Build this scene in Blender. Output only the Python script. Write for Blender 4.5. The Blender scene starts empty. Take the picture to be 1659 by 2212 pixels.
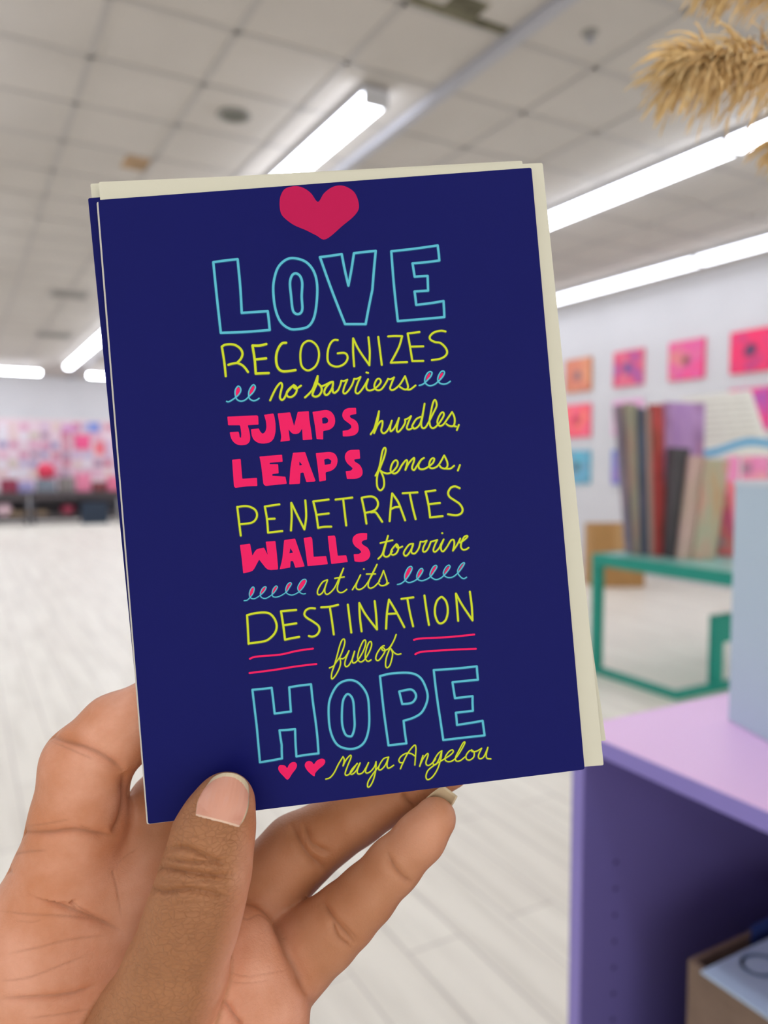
import bpy, bmesh, math, random
import numpy as np
from mathutils import Vector, Matrix
from mathutils.geometry import tessellate_polygon

random.seed(7)
SC = bpy.context.scene
COL = SC.collection

# ------------------------------------------------------------------ camera, world, exposure
FPX, CX, CY = 1650.0, 829.5, 1106.0
PITCH = math.atan(106 / FPX)
YAW = math.atan(919.5 / FPX * math.cos(PITCH))
FWD = np.array([math.sin(YAW) * math.cos(PITCH), math.cos(YAW) * math.cos(PITCH), -math.sin(PITCH)])
RGT = np.array([math.cos(YAW), -math.sin(YAW), 0.0])
UPV = np.cross(RGT, FWD)
CAM = np.array([0.0, 0.0, 1.4])
APERTURE = 0.0026
FOCUS = 0.1885

cam_data = bpy.data.cameras.new('camera')
cam = bpy.data.objects.new('camera', cam_data)
COL.objects.link(cam)
m = Matrix.Identity(4)
for i in range(3):
    m[i][0], m[i][1], m[i][2], m[i][3] = RGT[i], UPV[i], -FWD[i], CAM[i]
cam.matrix_world = m
cam_data.sensor_fit = 'VERTICAL'
cam_data.sensor_height = 34.6
cam_data.sensor_width = 34.6 * 1659 / 2212
cam_data.lens = FPX / 2212 * 34.6
cam_data.clip_start = 0.02
cam_data.clip_end = 100
cam_data.dof.use_dof = True
cam_data.dof.focus_distance = FOCUS
cam_data.dof.aperture_fstop = cam_data.lens / 1000 / APERTURE
SC.camera = cam

SC.view_settings.view_transform = 'Standard'
SC.view_settings.look = 'None'
SC.view_settings.gamma = 1
SC.view_settings.exposure = 0.0
SC.view_settings.use_curve_mapping = False

world = bpy.data.worlds.new('world')
SC.world = world
world.use_nodes = True
world.node_tree.nodes['Background'].inputs[0].default_value = (1, .95, .87, 1)      # warm fill light, entering by the opening added in the front wall
world.node_tree.nodes['Background'].inputs[1].default_value = 1.9
LAMP = 11.0               # emission of the ceiling lamp diffusers


def ray(x, y):
    return FWD + RGT * (x - CX) / FPX - UPV * (y - CY) / FPX


def at(x, y, d):
    return Vector(CAM + ray(x, y) * d)


def on(x, y, ax, v):
    r = ray(x, y)
    t = (v - CAM[ax]) / r[ax]
    return Vector(CAM + r * t)


# ------------------------------------------------------------------ materials
def lin(c):
    return tuple(((v / 255) / 12.92 if v <= 10 else ((v / 255 + .055) / 1.055) ** 2.4) for v in c)


def mat(name, rgb, rough=.6, spec=.4, emit=0, srgb=True, noise=0, scale=20, metal=0):
    mt = bpy.data.materials.new(name)
    mt.use_nodes = True
    nt = mt.node_tree
    b = nt.nodes['Principled BSDF']
    c = lin(rgb) if srgb else rgb
    b.inputs['Base Color'].default_value = (*c, 1)
    b.inputs['Roughness'].default_value = rough
    b.inputs['Specular IOR Level'].default_value = spec
    b.inputs['Metallic'].default_value = metal
    if emit:
        b.inputs['Emission Color'].default_value = (*c, 1)
        b.inputs['Emission Strength'].default_value = emit
    if noise:
        tc = nt.nodes.new('ShaderNodeTexCoord')
        nz = nt.nodes.new('ShaderNodeTexNoise')
        nz.inputs['Scale'].default_value = scale
        nz.inputs['Detail'].default_value = 4
        nt.links.new(tc.outputs['Object'], nz.inputs['Vector'])
        rp = nt.nodes.new('ShaderNodeValToRGB')
        rp.color_ramp.elements[0].position = .3
        rp.color_ramp.elements[1].position = .7
        rp.color_ramp.elements[0].color = (*[v * (1 - noise) for v in c], 1)
        rp.color_ramp.elements[1].color = (*[min(1, v * (1 + noise * .6)) for v in c], 1)
        nt.links.new(nz.outputs['Fac'], rp.inputs['Fac'])
        nt.links.new(rp.outputs['Color'], b.inputs['Base Color'])
    return mt


def pattern_mat(name, cols, scale=6, rough=.6, stretch=(1, 1, 1), blob=None):
    """several printed colours in soft patches; blob = dark motif in the middle of the picture"""
    mt = bpy.data.materials.new(name)
    mt.use_nodes = True
    nt = mt.node_tree
    b = nt.nodes['Principled BSDF']
    b.inputs['Roughness'].default_value = rough
    tc = nt.nodes.new('ShaderNodeTexCoord')
    mp = nt.nodes.new('ShaderNodeMapping')
    mp.inputs['Scale'].default_value = stretch
    mp.inputs['Location'].default_value = (random.random() * 9, random.random() * 9, random.random() * 9)
    nz = nt.nodes.new('ShaderNodeTexNoise')
    nz.inputs['Scale'].default_value = scale
    nz.inputs['Detail'].default_value = 3
    nt.links.new(tc.outputs['Object'], mp.inputs['Vector'])
    nt.links.new(mp.outputs['Vector'], nz.inputs['Vector'])
    rp = nt.nodes.new('ShaderNodeValToRGB')
    el = rp.color_ramp.elements
    n = len(cols)
    for i, c in enumerate(cols):
        pos = .33 + .34 * i / max(1, n - 1)
        if i < 2:
            el[i].position = pos
        else:
            el.new(pos)
    for i, c in enumerate(cols):
        el[i].color = (*lin(c), 1)
    nt.links.new(nz.outputs['Fac'], rp.inputs['Fac'])
    out = rp.outputs['Color']
    if blob:
        vm = nt.nodes.new('ShaderNodeVectorMath')
        vm.operation = 'LENGTH'
        nt.links.new(tc.outputs['Object'], vm.inputs[0])
        ad = nt.nodes.new('ShaderNodeMath')
        ad.operation = 'MULTIPLY_ADD'
        nt.links.new(nz.outputs['Fac'], ad.inputs[0])
        ad.inputs[1].default_value = .12
        nt.links.new(vm.outputs['Value'], ad.inputs[2])
        mr = nt.nodes.new('ShaderNodeMapRange')
        mr.inputs['From Min'].default_value = .10
        mr.inputs['From Max'].default_value = .15
        mr.inputs['To Min'].default_value = 1
        mr.inputs['To Max'].default_value = 0
        nt.links.new(ad.outputs[0], mr.inputs['Value'])
        mx = nt.nodes.new('ShaderNodeMix')
        mx.data_type = 'RGBA'
        nt.links.new(mr.outputs['Result'], mx.inputs['Factor'])
        nt.links.new(out, mx.inputs['A'])
        mx.inputs['B'].default_value = (*lin(blob), 1)
        out = mx.outputs['Result']
    nt.links.new(out, b.inputs['Base Color'])
    return mt


# ------------------------------------------------------------------ mesh helpers
def link(name, verts, faces, mats, parent=None, smooth=False, fmats=None):
    me = bpy.data.meshes.new(name)
    me.from_pydata([tuple(v) for v in verts], [], faces)
    if not isinstance(mats, (list, tuple)):
        mats = [mats]
    for x in mats:
        me.materials.append(x)
    if fmats is not None:
        me.polygons.foreach_set('material_index', fmats)
    if smooth:
        me.polygons.foreach_set('use_smooth', [True] * len(me.polygons))
    me.update()
    o = bpy.data.objects.new(name, me)
    COL.objects.link(o)
    if parent is not None:
        o.parent = parent
        o.matrix_parent_inverse = Matrix.Translation(parent.location).inverted()
    return o


def from_bm(name, bm, mats, parent=None, smooth=False, bevel=0):
    bmesh.ops.recalc_face_normals(bm, faces=bm.faces)
    me = bpy.data.meshes.new(name)
    bm.to_mesh(me)
    bm.free()
    if not isinstance(mats, (list, tuple)):
        mats = [mats]
    for x in mats:
        me.materials.append(x)
    if smooth:
        me.polygons.foreach_set('use_smooth', [True] * len(me.polygons))
    o = bpy.data.objects.new(name, me)
    COL.objects.link(o)
    if parent is not None:
        o.parent = parent
        o.matrix_parent_inverse = Matrix.Translation(parent.location).inverted()
    if bevel:
        b = o.modifiers.new('bevel', 'BEVEL')
        b.width = bevel
        b.segments = 3
        b.limit_method = 'ANGLE'
    return o


def add_box(bm, lo, hi, mi=0):
    x0, y0, z0 = lo
    x1, y1, z1 = hi
    v = [bm.verts.new(p) for p in ((x0, y0, z0), (x1, y0, z0), (x1, y1, z0), (x0, y1, z0),
                                   (x0, y0, z1), (x1, y0, z1), (x1, y1, z1), (x0, y1, z1))]
    for f in ((0, 3, 2, 1), (4, 5, 6, 7), (0, 1, 5, 4), (1, 2, 6, 5), (2, 3, 7, 6), (3, 0, 4, 7)):
        bm.faces.new([v[i] for i in f]).material_index = mi


def box(name, lo, hi, mt, parent=None, bevel=0):
    bm = bmesh.new()
    add_box(bm, lo, hi)
    return from_bm(name, bm, mt, parent, bevel=bevel)


def add_tube(bm, p0, p1, r0, r1, seg=16, mi=0):
    p0, p1 = Vector(p0), Vector(p1)
    q = (p1 - p0).to_track_quat('Z', 'Y')
    rings = []
    for p, r in ((p0, r0), (p1, r1)):
        rings.append([bm.verts.new(p + q @ Vector((r * math.cos(2 * math.pi * k / seg), r * math.sin(2 * math.pi * k / seg), 0))) for k in range(seg)])
    for k in range(seg):
        bm.faces.new((rings[0][k], rings[0][(k + 1) % seg], rings[1][(k + 1) % seg], rings[1][k])).material_index = mi
    bm.faces.new(rings[0][::-1]).material_index = mi
    bm.faces.new(rings[1]).material_index = mi


def lathe(name, prof, mt, parent=None, seg=32, origin=(0, 0, 0)):
    v, f = [], []
    for r, z in prof:
        for k in range(seg):
            a = 2 * math.pi * k / seg
            v.append((origin[0] + r * math.cos(a), origin[1] + r * math.sin(a), origin[2] + z))
    for i in range(len(prof) - 1):
        for k in range(seg):
            k2 = (k + 1) % seg
            f.append((i * seg + k, i * seg + k2, (i + 1) * seg + k2, (i + 1) * seg + k))
    return link(name, v, f, mt, parent, True)


def prism(name, front, thick_vec, mats, parent=None, front_mat=0, side_mat=0, bevel=0):
    """closed solid: polygon 'front' pushed along thick_vec"""
    n = len(front)
    fr = [Vector(p) for p in front]
    bk = [p + Vector(thick_vec) for p in fr]
    faces = [tuple(range(n)), tuple(range(2 * n - 1, n - 1, -1))]
    fm = [front_mat, side_mat]
    for i in range(n):
        j = (i + 1) % n
        faces.append((i, n + i, n + j, j))
        fm.append(side_mat)
    o = link(name, fr + bk, faces, mats, parent, fmats=fm)
    bm = bmesh.new()
    bm.from_mesh(o.data)
    bmesh.ops.recalc_face_normals(bm, faces=bm.faces)
    bm.to_mesh(o.data)
    bm.free()
    if bevel:
        b = o.modifiers.new('bevel', 'BEVEL')
        b.width = bevel
        b.segments = 2
        b.limit_method = 'ANGLE'
    return o


def thing(name, label, cat, loc=(0, 0, 0), group=None):
    o = bpy.data.objects.new(name, None)
    o.empty_display_size = .05
    COL.objects.link(o)
    o.location = loc
    return tag(o, label, cat, group)


def tag(o, label, cat, group=None):
    o['label'] = label
    o['category'] = cat
    if group:
        o['group'] = group
    return o


def struct(o):
    o['kind'] = 'structure'
    return o


def recentre(o):
    """move a one-mesh thing's origin to the middle of its mesh"""
    me = o.data
    n = len(me.vertices)
    co = np.empty(n * 3)
    me.vertices.foreach_get('co', co)
    co = co.reshape(-1, 3)
    c = (co.min(0) + co.max(0)) / 2
    me.vertices.foreach_set('co', (co - c).ravel())
    me.update()
    o.location = Vector(c) + o.location
    return o


# ------------------------------------------------------------------ room shell
XR, YF, HC = 7.4, 21.0, 3.55
XL, YN = -7.0, -4.5

# floor: pale whitish planks running in depth
mfl = bpy.data.materials.new('pale_wood_planks')
mfl.use_nodes = True
nt = mfl.node_tree
b = nt.nodes['Principled BSDF']
b.inputs['Roughness'].default_value = .42
tc = nt.nodes.new('ShaderNodeTexCoord')
mp = nt.nodes.new('ShaderNodeMapping')
mp.inputs['Rotation'].default_value = (0, 0, math.pi / 2)
nt.links.new(tc.outputs['Object'], mp.inputs['Vector'])
br = nt.nodes.new('ShaderNodeTexBrick')
br.inputs['Scale'].default_value = 1
br.inputs['Brick Width'].default_value = 1.2
br.inputs['Row Height'].default_value = .18
br.inputs['Mortar Size'].default_value = .004
br.inputs['Color1'].default_value = (*lin((246, 241, 228)), 1)
br.inputs['Color2'].default_value = (*lin((238, 232, 219)), 1)
br.inputs['Mortar'].default_value = (*lin((210, 203, 193)), 1)
nt.links.new(mp.outputs['Vector'], br.inputs['Vector'])
mp2 = nt.nodes.new('ShaderNodeMapping')
mp2.inputs['Scale'].default_value = (9, .8, 1)
nt.links.new(tc.outputs['Object'], mp2.inputs['Vector'])
nz = nt.nodes.new('ShaderNodeTexNoise')
nz.inputs['Scale'].default_value = 1.6
nz.inputs['Detail'].default_value = 6
nt.links.new(mp2.outputs['Vector'], nz.inputs['Vector'])
rp = nt.nodes.new('ShaderNodeValToRGB')
rp.color_ramp.elements[0].position = .35
rp.color_ramp.elements[0].color = (.80, .79, .78, 1)
rp.color_ramp.elements[1].position = .55
rp.color_ramp.elements[1].color = (1, 1, 1, 1)
nt.links.new(nz.outputs['Fac'], rp.inputs['Fac'])
mx = nt.nodes.new('ShaderNodeMix')
mx.data_type = 'RGBA'
mx.blend_type = 'MULTIPLY'
mx.inputs['Factor'].default_value = .6
nt.links.new(br.outputs['Color'], mx.inputs['A'])
nt.links.new(rp.outputs['Color'], mx.inputs['B'])
nt.links.new(mx.outputs['Result'], b.inputs['Base Color'])

M_wall = mat('white_wall_paint', (213, 212, 214), .8, .2, noise=.03, scale=2)
M_tile = mat('ceiling_tile', (200, 194, 187), .95, .1, noise=.06, scale=1.3)
M_bar = mat('ceiling_grid_metal', (180, 175, 170), .6)
M_stain = mat('water_stain', (178, 150, 120), .95, .1, noise=.3, scale=5)
M_mould = mat('mouldy_tile', (120, 116, 98), .95, .1, noise=.5, scale=14)
M_grey = mat('grey_metal', (150, 150, 156), .5)

struct(box('floor', (XL, YN, -.1), (XR, YF, 0), mfl))
struct(box('ceiling', (XL, YN, HC), (XR, YF, HC + .1), M_tile))
struct(box('wall_back', (XL - .1, YF, -.1), (XR + .1, YF + .1, HC + .1), M_wall))
struct(box('wall_right', (XR, YN, -.1), (XR + .1, YF, HC + .1), M_wall))
struct(box('wall_left', (XL - .1, YN, -.1), (XL, YF, HC + .1), M_wall))
# unseen front wall; wide unglazed opening added to light the card and hand
bm = bmesh.new()
add_box(bm, (XL - .1, YN - .1, 2.95), (XR + .1, YN, HC + .1))
add_box(bm, (XL - .1, YN - .1, -.1), (XR + .1, YN, .35))
for xx in (XL - .1, -3.6, 0, 3.6, XR - .5):
    add_box(bm, (xx, YN - .1, .35), (xx + .14 if abs(xx) < 4 else xx + .6, YN, 2.95))
struct(from_bm('wall_front', bm, M_wall))
struct(box('baseboard_right', (XR - .015, YN, 0), (XR, YF, .1), M_wall))
struct(box('baseboard_back', (XL, YF - .015, 0), (XR - .015, YF, .1), M_wall))

# suspended grid of T-bars, two-foot tiles
GX, GY, TS = .68, 4.42, .605
bm = bmesh.new()
k = -13
while k < 13:
    x = GX + k * TS
    if XL < x < XR:
        add_box(bm, (x - .017, YN, HC - .006), (x + .017, YF, HC + .001))
    k += 1
for k in range(-15, 28):
    y = GY + k * TS
    if YN < y < YF:
        add_box(bm, (XL, y - .017, HC - .006), (XR, y + .017, HC + .001))
struct(from_bm('trim_1', bm, M_bar))

# the heavier grey rail that runs beside the lamps
struct(box('trim_2', (2.47, YN, HC - .05), (2.53, YF, HC - .004), mat('rail_grey', (176, 176, 182), .5)))


def tile(ix, iy, mt, name):
    x, y = GX + ix * TS, GY + iy * TS
    return struct(box(name, (x + .015, y + .015, HC - .004), (x + TS - .015, y + TS - .015, HC + .001), mt))


# stained corner of a tile, and the mouldy tile beside the rail
p = on(275, 345, 2, HC)
q = on(320, 360, 2, HC)
struct(box('trim_3', (p.x - .02, p.y - .12, HC - .004), (q.x + .02, p.y + .16, HC + .001), M_stain))
p, q = on(880, -2, 2, HC), on(1092, 66, 2, HC)
struct(box('trim_4', (p.x, (p.y + q.y) / 2 - .035, HC - .008), (q.x, (p.y + q.y) / 2 + .02, HC + .001), M_mould))
p = on(1010, 12, 2, HC)
struct(box('trim_5', (p.x - .1, p.y - .06, HC - .005), (p.x + .09, p.y + .05, HC + .001), M_mould))

# ------------------------------------------------------------------ ceiling fittings
M_spk = mat('vent_grey', (150, 147, 140), .7, noise=.2, scale=30)
p = on(505, 247, 2, HC)
t = thing('ceiling_vent', 'round grey ceiling vent between the tile seams, short of the bright lamp', 'vent', (p.x, p.y, HC))
lathe('rim', [(.10, -.0), (.105, -.012), (.085, -.016), (.08, -.004)], M_spk, t, 32, p)
lathe('grille', [(.001, -.008), (.04, -.01), (.08, -.006)], mat('vent_dark', (112, 112, 104), .8), t, 32, p)
p = on(1275, 70, 2, HC)
t = thing('sprinkler_head', 'small dark sprinkler fitting on the tile past the grey rail', 'sprinkler', (p.x, p.y, HC))
lathe('escutcheon', [(.001, -.006), (.04, -.006), (.045, 0)], M_spk, t, 24, p)
lathe('nozzle', [(.001, -.045), (.022, -.042), (.022, -.038), (.008, -.035), (.01, -.004)], M_grey, t, 16, p)
for (px, py, w, lab) in ((150, 633, .2, 'dim rectangular air vent in the far ceiling, higher of two'),
                         (118, 722, .26, 'dim rectangular air vent in the far ceiling, lower one just above the tube lamps')):
    p = on(px, py, 2, HC)
    t = thing('air_vent', lab, 'vent', (p.x, p.y, HC), 'rectangular air vents in the far ceiling')
    bm = bmesh.new()
    for s in range(7):
        y = p.y - w + s * w / 3
        add_box(bm, (p.x - w, y - .025, HC - .02), (p.x + w, y + .025, HC - .012))
    from_bm('slats', bm, M_spk, t)
    bm = bmesh.new()
    for a, c in (((-w - .03, -w - .05), (w + .03, -w)), ((-w - .03, w), (w + .03, w + .05)),
                 ((-w - .03, -w), (-w, w)), ((w, -w), (w + .03, w))):
        add_box(bm, (p.x + a[0], p.y + a[1], HC - .024), (p.x + c[0], p.y + c[1], HC - .0))
    from_bm('frame', bm, M_bar, t)

# strip lamps: housing, glowing diffuser, end caps
M_house = mat('lamp_housing', (205, 205, 210), .5)
M_glow = mat('lamp_diffuser', (238, 243, 255), .5, emit=LAMP)
M_glow_wall = mat('lamp_diffuser_dim', (238, 243, 255), .5, emit=LAMP * .5)
M_glow_far = mat('lamp_diffuser_strong', (238, 243, 255), .5, emit=LAMP * 2.6)
M_cap = mat('lamp_end_cap', (190, 190, 192), .5)


def strip(x0, y0, x1, y1, label, group, drop=.02, glow=None):
    """one strip lamp from (x0,y0) to (x1,y1) under the ceiling"""
    t = thing('ceiling_lamp', label, 'lamp', ((x0 + x1) / 2, (y0 + y1) / 2, HC), group)
    along_y = abs(y1 - y0) > abs(x1 - x0)
    w = .075
    zt = HC - drop
    if along_y:
        lo, hi = (x0 - w, y0), (x0 + w, y1)
    else:
        lo, hi = (x0, y0 - w), (x1, y0 + w)
    g = .018
    box('housing', (lo[0] - .006, lo[1], zt - .03), (hi[0] + .006, hi[1], zt), M_house, t)
    if along_y:
        a, c = (lo[0], lo[1] + g), (hi[0], hi[1] - g)
    else:
        a, c = (lo[0] + g, lo[1]), (hi[0] - g, hi[1])
    # diffuser with a bevelled trough section
    prof = [(-w, -.03), (-w, -.075), (-w * .65, -.098), (w * .65, -.098), (w, -.075), (w, -.03)]
    v, f = [], []
    for e in (0, 1):
        for (s, z) in prof:
            v.append(((lo[0] + hi[0]) / 2 + s, (a[1], c[1])[e], zt + z) if along_y else ((a[0], c[0])[e], (lo[1] + hi[1]) / 2 + s, zt + z))
    n = len(prof)
    for i in range(n):
        j = (i + 1) % n
        f.append((i, j, n + j, n + i))
    f += [tuple(range(n)), tuple(range(2 * n - 1, n - 1, -1))]
    link('diffuser', v, f, glow or M_glow, t)
    for e in (0, 1):
        if along_y:
            yy = (lo[1], hi[1] - g)[e]
            box('end_cap', (lo[0] - .004, yy, zt - .1), (hi[0] + .004, yy + g, zt - .03), M_cap, t)
        else:
            xx = (lo[0], hi[0] - g)[e]
            box('end_cap', (xx, lo[1] - .004, zt - .1), (xx + g, hi[1] + .004, zt - .03), M_cap, t)
    if drop > .03:
        bm = bmesh.new()
        for q in (.2, .8):
            xx, yy = x0 + (x1 - x0) * q, y0 + (y1 - y0) * q
            add_tube(bm, (xx, yy, zt), (xx, yy, HC), .006, .006, 8)
        from_bm('hanger', bm, M_grey, t)
    return t


SEG = 2.33
ROWS = [(2.15, 3.95, 6, 'in the row whose end shows above the card'),
        (4.50, -3.6, 10, 'in the long row that passes behind the dried grass'),
        (6.72, -3.9, 10, 'in the row beside the picture wall')]
for (x, y0, n, where) in ROWS:
    for k in range(n):
        ya = y0 + k * SEG
        strip(x, ya, x, ya + SEG - .01, 'white linear ceiling lamp ' + where, 'lamps ' + where, glow=M_glow_wall if x > 6 else None)
for x in (-.25, -2.6, -5.0):
    for k in range(7):
        ya = -3.6 + k * (SEG + 1.2)
        strip(x, ya, x, ya + SEG, 'white linear ceiling lamp over the open floor, in a row outside the view', 'lamps over the open floor')
for (xa, xb) in ((-2.6, -.6), (-.5, 1.66), (2.62, 4.8)):
    strip(xa, 18.6, xb, 18.6, 'white linear ceiling lamp set crosswise near the far display wall', 'crosswise lamps near the far wall', .1, M_glow_far)

# ------------------------------------------------------------------ pictures on the right wall
PK = (238, 70, 120)
pics = [
    (0, 0, [(206, 140, 90), (214, 120, 100), (226, 150, 110)], (120, 100, 110), 'orange print with a dim grey motif, top row beside the card edge'),
    (1, 0, [(240, 130, 150), (214, 70, 110), (150, 90, 170)], (90, 70, 140), 'rose print with a violet smudge, top row above the upright panels'),
    (2, 0, [(250, 70, 120), (230, 90, 160), (225, 130, 130)], (120, 70, 60), 'pink print with a brown round motif, top row'),
    (3, 0, [(250, 30, 100), (240, 50, 110), (170, 60, 130)], (70, 50, 90), 'vivid magenta print with a dark curled motif, highest and widest of the top row'),
    (0, 1, [(250, 110, 140), (250, 90, 110), (255, 150, 120)], (200, 60, 80), 'coral pink print in the middle row beside the card edge'),
    (1, 1, [(240, 190, 215), (225, 160, 205), (240, 200, 220)], (190, 120, 170), 'pale lilac pink print half hidden by the upright panels'),
    (3, 1, [(245, 60, 130), (220, 80, 160), (150, 80, 180)], (120, 60, 140), 'pink and violet print past the white sign'),
    (0, 2, [(90, 190, 210), (110, 170, 200), (130, 140, 160)], (70, 110, 110), 'teal print in the lowest row beside the card edge'),
    (1, 2, [(110, 140, 205), (150, 130, 200), (200, 140, 190)], (70, 90, 170), 'blue and violet print in the lowest row behind the panels'),
    (3, 2, [(240, 150, 190), (235, 130, 180), (240, 170, 170)], (170, 120, 140), 'soft pink print in the lowest row, above the pale blue box'),
]
colx = [1252, 1360, 1485, 1624]
rowz = [2.585, 1.97, 1.345]
for (ci, ri, cols, blob, lab) in pics:
    c = on(colx[ci], 800, 0, XR)
    mt = pattern_mat('print', cols, 5, .5, blob=blob)
    t = thing('picture', lab, 'picture', (XR - .02, c.y, rowz[ri]), 'prints on the white picture wall')
    w, h = .235, .215
    bm = bmesh.new()
    add_box(bm, (-.014, -w, -h), (.018, w, h))
    o = from_bm('canvas', bm, mt, None, bevel=.004)
    o.parent = t
    bm = bmesh.new()
    for a, d2 in (((-w - .008, -h - .008), (w + .008, -h)), ((-w - .008, h), (w + .008, h + .008)),
                  ((-w - .008, -h), (-w, h)), ((w, -h), (w + .008, h))):
        add_box(bm, (-.016, a[0], a[1]), (.018, d2[0], d2[1]))
    o = from_bm('frame', bm, mat('print_edge', cols[0], .5), None)
    o.parent = t

# ------------------------------------------------------------------ far display wall and tables
M_board = mat('display_board', (232, 205, 214), .7, noise=.08, scale=3)
pa, pb = on(-260, 915, 1, YF), on(420, 915, 1, YF)
zt = on(120, 908, 1, YF).z
t = thing('display_board', 'long pale pink display board fixed to the far wall', 'board', ((pa.x + pb.x) / 2, YF - .04, .85))
box('panel', (pa.x, YF - .05, .8), (pb.x, YF - .002, zt), M_board, t)
box('top_rail', (pa.x, YF - .07, zt), (pb.x, YF - .002, zt + .05), mat('board_rail', (222, 216, 214), .6), t)
pal = [(232, 196, 210), (222, 168, 192), (232, 212, 220), (208, 140, 170), (206, 184, 210), (192, 188, 215),
       (226, 204, 196), (228, 226, 232), (206, 128, 150), (166, 158, 192), (228, 182, 200), (210, 200, 184), (172, 140, 165)]
pmats = [mat('far_print', c, .6) for c in pal]
for i in range(13):
    for j in range(7):
        px, py = -18 + i * 23, 922 + j * 20
        p = on(px + random.uniform(-2, 2), py + random.uniform(-1.5, 1.5), 1, YF - .06)
        if py > 1040:
            continue
        w, h = random.uniform(.07, .112), random.uniform(.07, .095)
        o = box('small_print', (p.x - w, YF - .075, p.z - h), (p.x + w, YF - .051, p.z + h), random.choice(pmats))
        tag(recentre(o), 'small blurred pastel print pinned to the pink board on the far wall', 'print', 'small prints on the far display board')
for (px, py, wp, hp, c, lab) in ((178, 955, 34, 34, (236, 90, 140), 'big hot pink print on the far display board, the largest there'),
                                 (203, 923, 24, 22, (130, 150, 215), 'bluish print near the top of the far display board'),
                                 (216, 968, 22, 30, (238, 120, 130), 'coral print beside the big hot pink one on the far board'),
                                 (150, 926, 34, 14, (214, 150, 200), 'mauve strip print at the top of the far display board')):
    p = on(px, py, 1, YF - .1)
    s = .0108
    o = box('small_print', (p.x - wp / 2 * s, YF - .1, p.z - hp / 2 * s), (p.x + wp / 2 * s, YF - .076, p.z + hp / 2 * s), mat('far_print', c, .6))
    tag(recentre(o), lab, 'print')

M_dark = mat('dark_table_wood', (78, 70, 72), .5)
M_leg = mat('table_leg_metal', (66, 66, 74), .4)
TY = 19.3


def far_table(x0, x1, lab):
    t = thing('display_table', lab, 'table', ((x0 + x1) / 2, TY, 0), 'dark tables along the far wall')
    box('tabletop', (x0, TY - .35, .69), (x1, TY + .4, .73), M_dark, t, .01)
    box('lower_shelf', (x0 + .06, TY - .28, .18), (x1 - .06, TY + .34, .21), mat('shelf_grey', (120, 112, 112), .5), t)
    box('back_panel', (x0 + .02, TY + .39, .05), (x1 - .02, TY + .41, .69), mat('table_back_grey', (96, 92, 98), .6), t)
    box('front_apron', (x0 + .02, TY - .345, .56), (x1 - .02, TY - .325, .69), M_dark, t)
    for xx in (x0 + .05, x1 - .05):
        for yy in (TY - .3, TY + .35):
            box('leg', (xx - .03, yy - .03, 0), (xx + .03, yy + .03, .69), M_leg, t)


xa, xb, xc, xd = [on(px, 1100, 1, TY).x for px in (-130, 62, 66, 262)]
far_table(xa, xb, 'dark display table by the far wall, end nearer the frame edge')
far_table(xc, xd, 'dark display table by the far wall, beside the card')


def on_table(px, wm, hm, dm, c, name, lab, cat, z=.73, dy=0, rnd=False):
    x = on(px, 1080, 1, TY - .1 + dy).x
    if rnd:
        o = lathe(name, [(.001, 0), (wm * .7, .01), (wm, hm * .45), (wm * .8, hm * .85), (.001, hm)], mat(name, c, .6, noise=.15, scale=8), None, 24, (x, TY - .1 + dy, z))
    else:
        o = box(name, (x - wm, TY - .1 + dy - dm, z), (x + wm, TY - .1 + dy + dm, z + hm), mat(name, c, .6, noise=.15, scale=8), None, .012)
    tag(recentre(o), lab, cat)


on_table(20, .17, .30, .16, (140, 50, 75), 'storage_box', 'wine red box on the far dark table, nearest its outer end', 'box')
on_table(56, .16, .24, .14, (150, 145, 190), 'fabric_stack', 'lavender folded stack on the far dark table beside the wine red box', 'stack')
on_table(100, .2, .30, .16, (120, 128, 140), 'storage_crate', 'slate grey crate under the round red cushion on the far table', 'crate')
on_table(101, .2, .36, .16, (214, 55, 85), 'round_cushion', 'round red cushion on the slate grey crate on the far table', 'cushion', 1.035, 0, True)
on_table(143, .16, .34, .14, (130, 122, 120), 'storage_box', 'grey brown box on the far dark table beside the slate crate', 'box')
on_table(180, .16, .42, .14, (226, 130, 160), 'gift_bag', 'rose pink bag on the far dark table', 'bag')
on_table(214, .15, .22, .14, (128, 62, 66), 'storage_box', 'maroon box on the far dark table beside the rose bag', 'box')
on_table(246, .15, .36, .14, (226, 120, 150), 'gift_bag', 'pink bag on the far dark table beside the maroon box, closest to the card', 'bag')
on_table(8, .17, .3, .15, (222, 190, 200), 'round_basket', 'pale pink round basket under the far dark table', 'basket', .21, -.05, True)
on_table(146, .17, .22, .15, (165, 60, 85), 'round_basket', 'dull red round basket under the far dark table', 'basket', .21, -.05, True)
on_table(60, .4, .1, .15, (140, 118, 92), 'flat_carton', 'flat tan carton on the low shelf of the far table', 'carton', .21, -.02)
on_table(203, .28, .48, .2, (38, 52, 70), 'storage_bin', 'navy storage bin on the floor before the far table', 'bin', 0, -.45)

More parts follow.
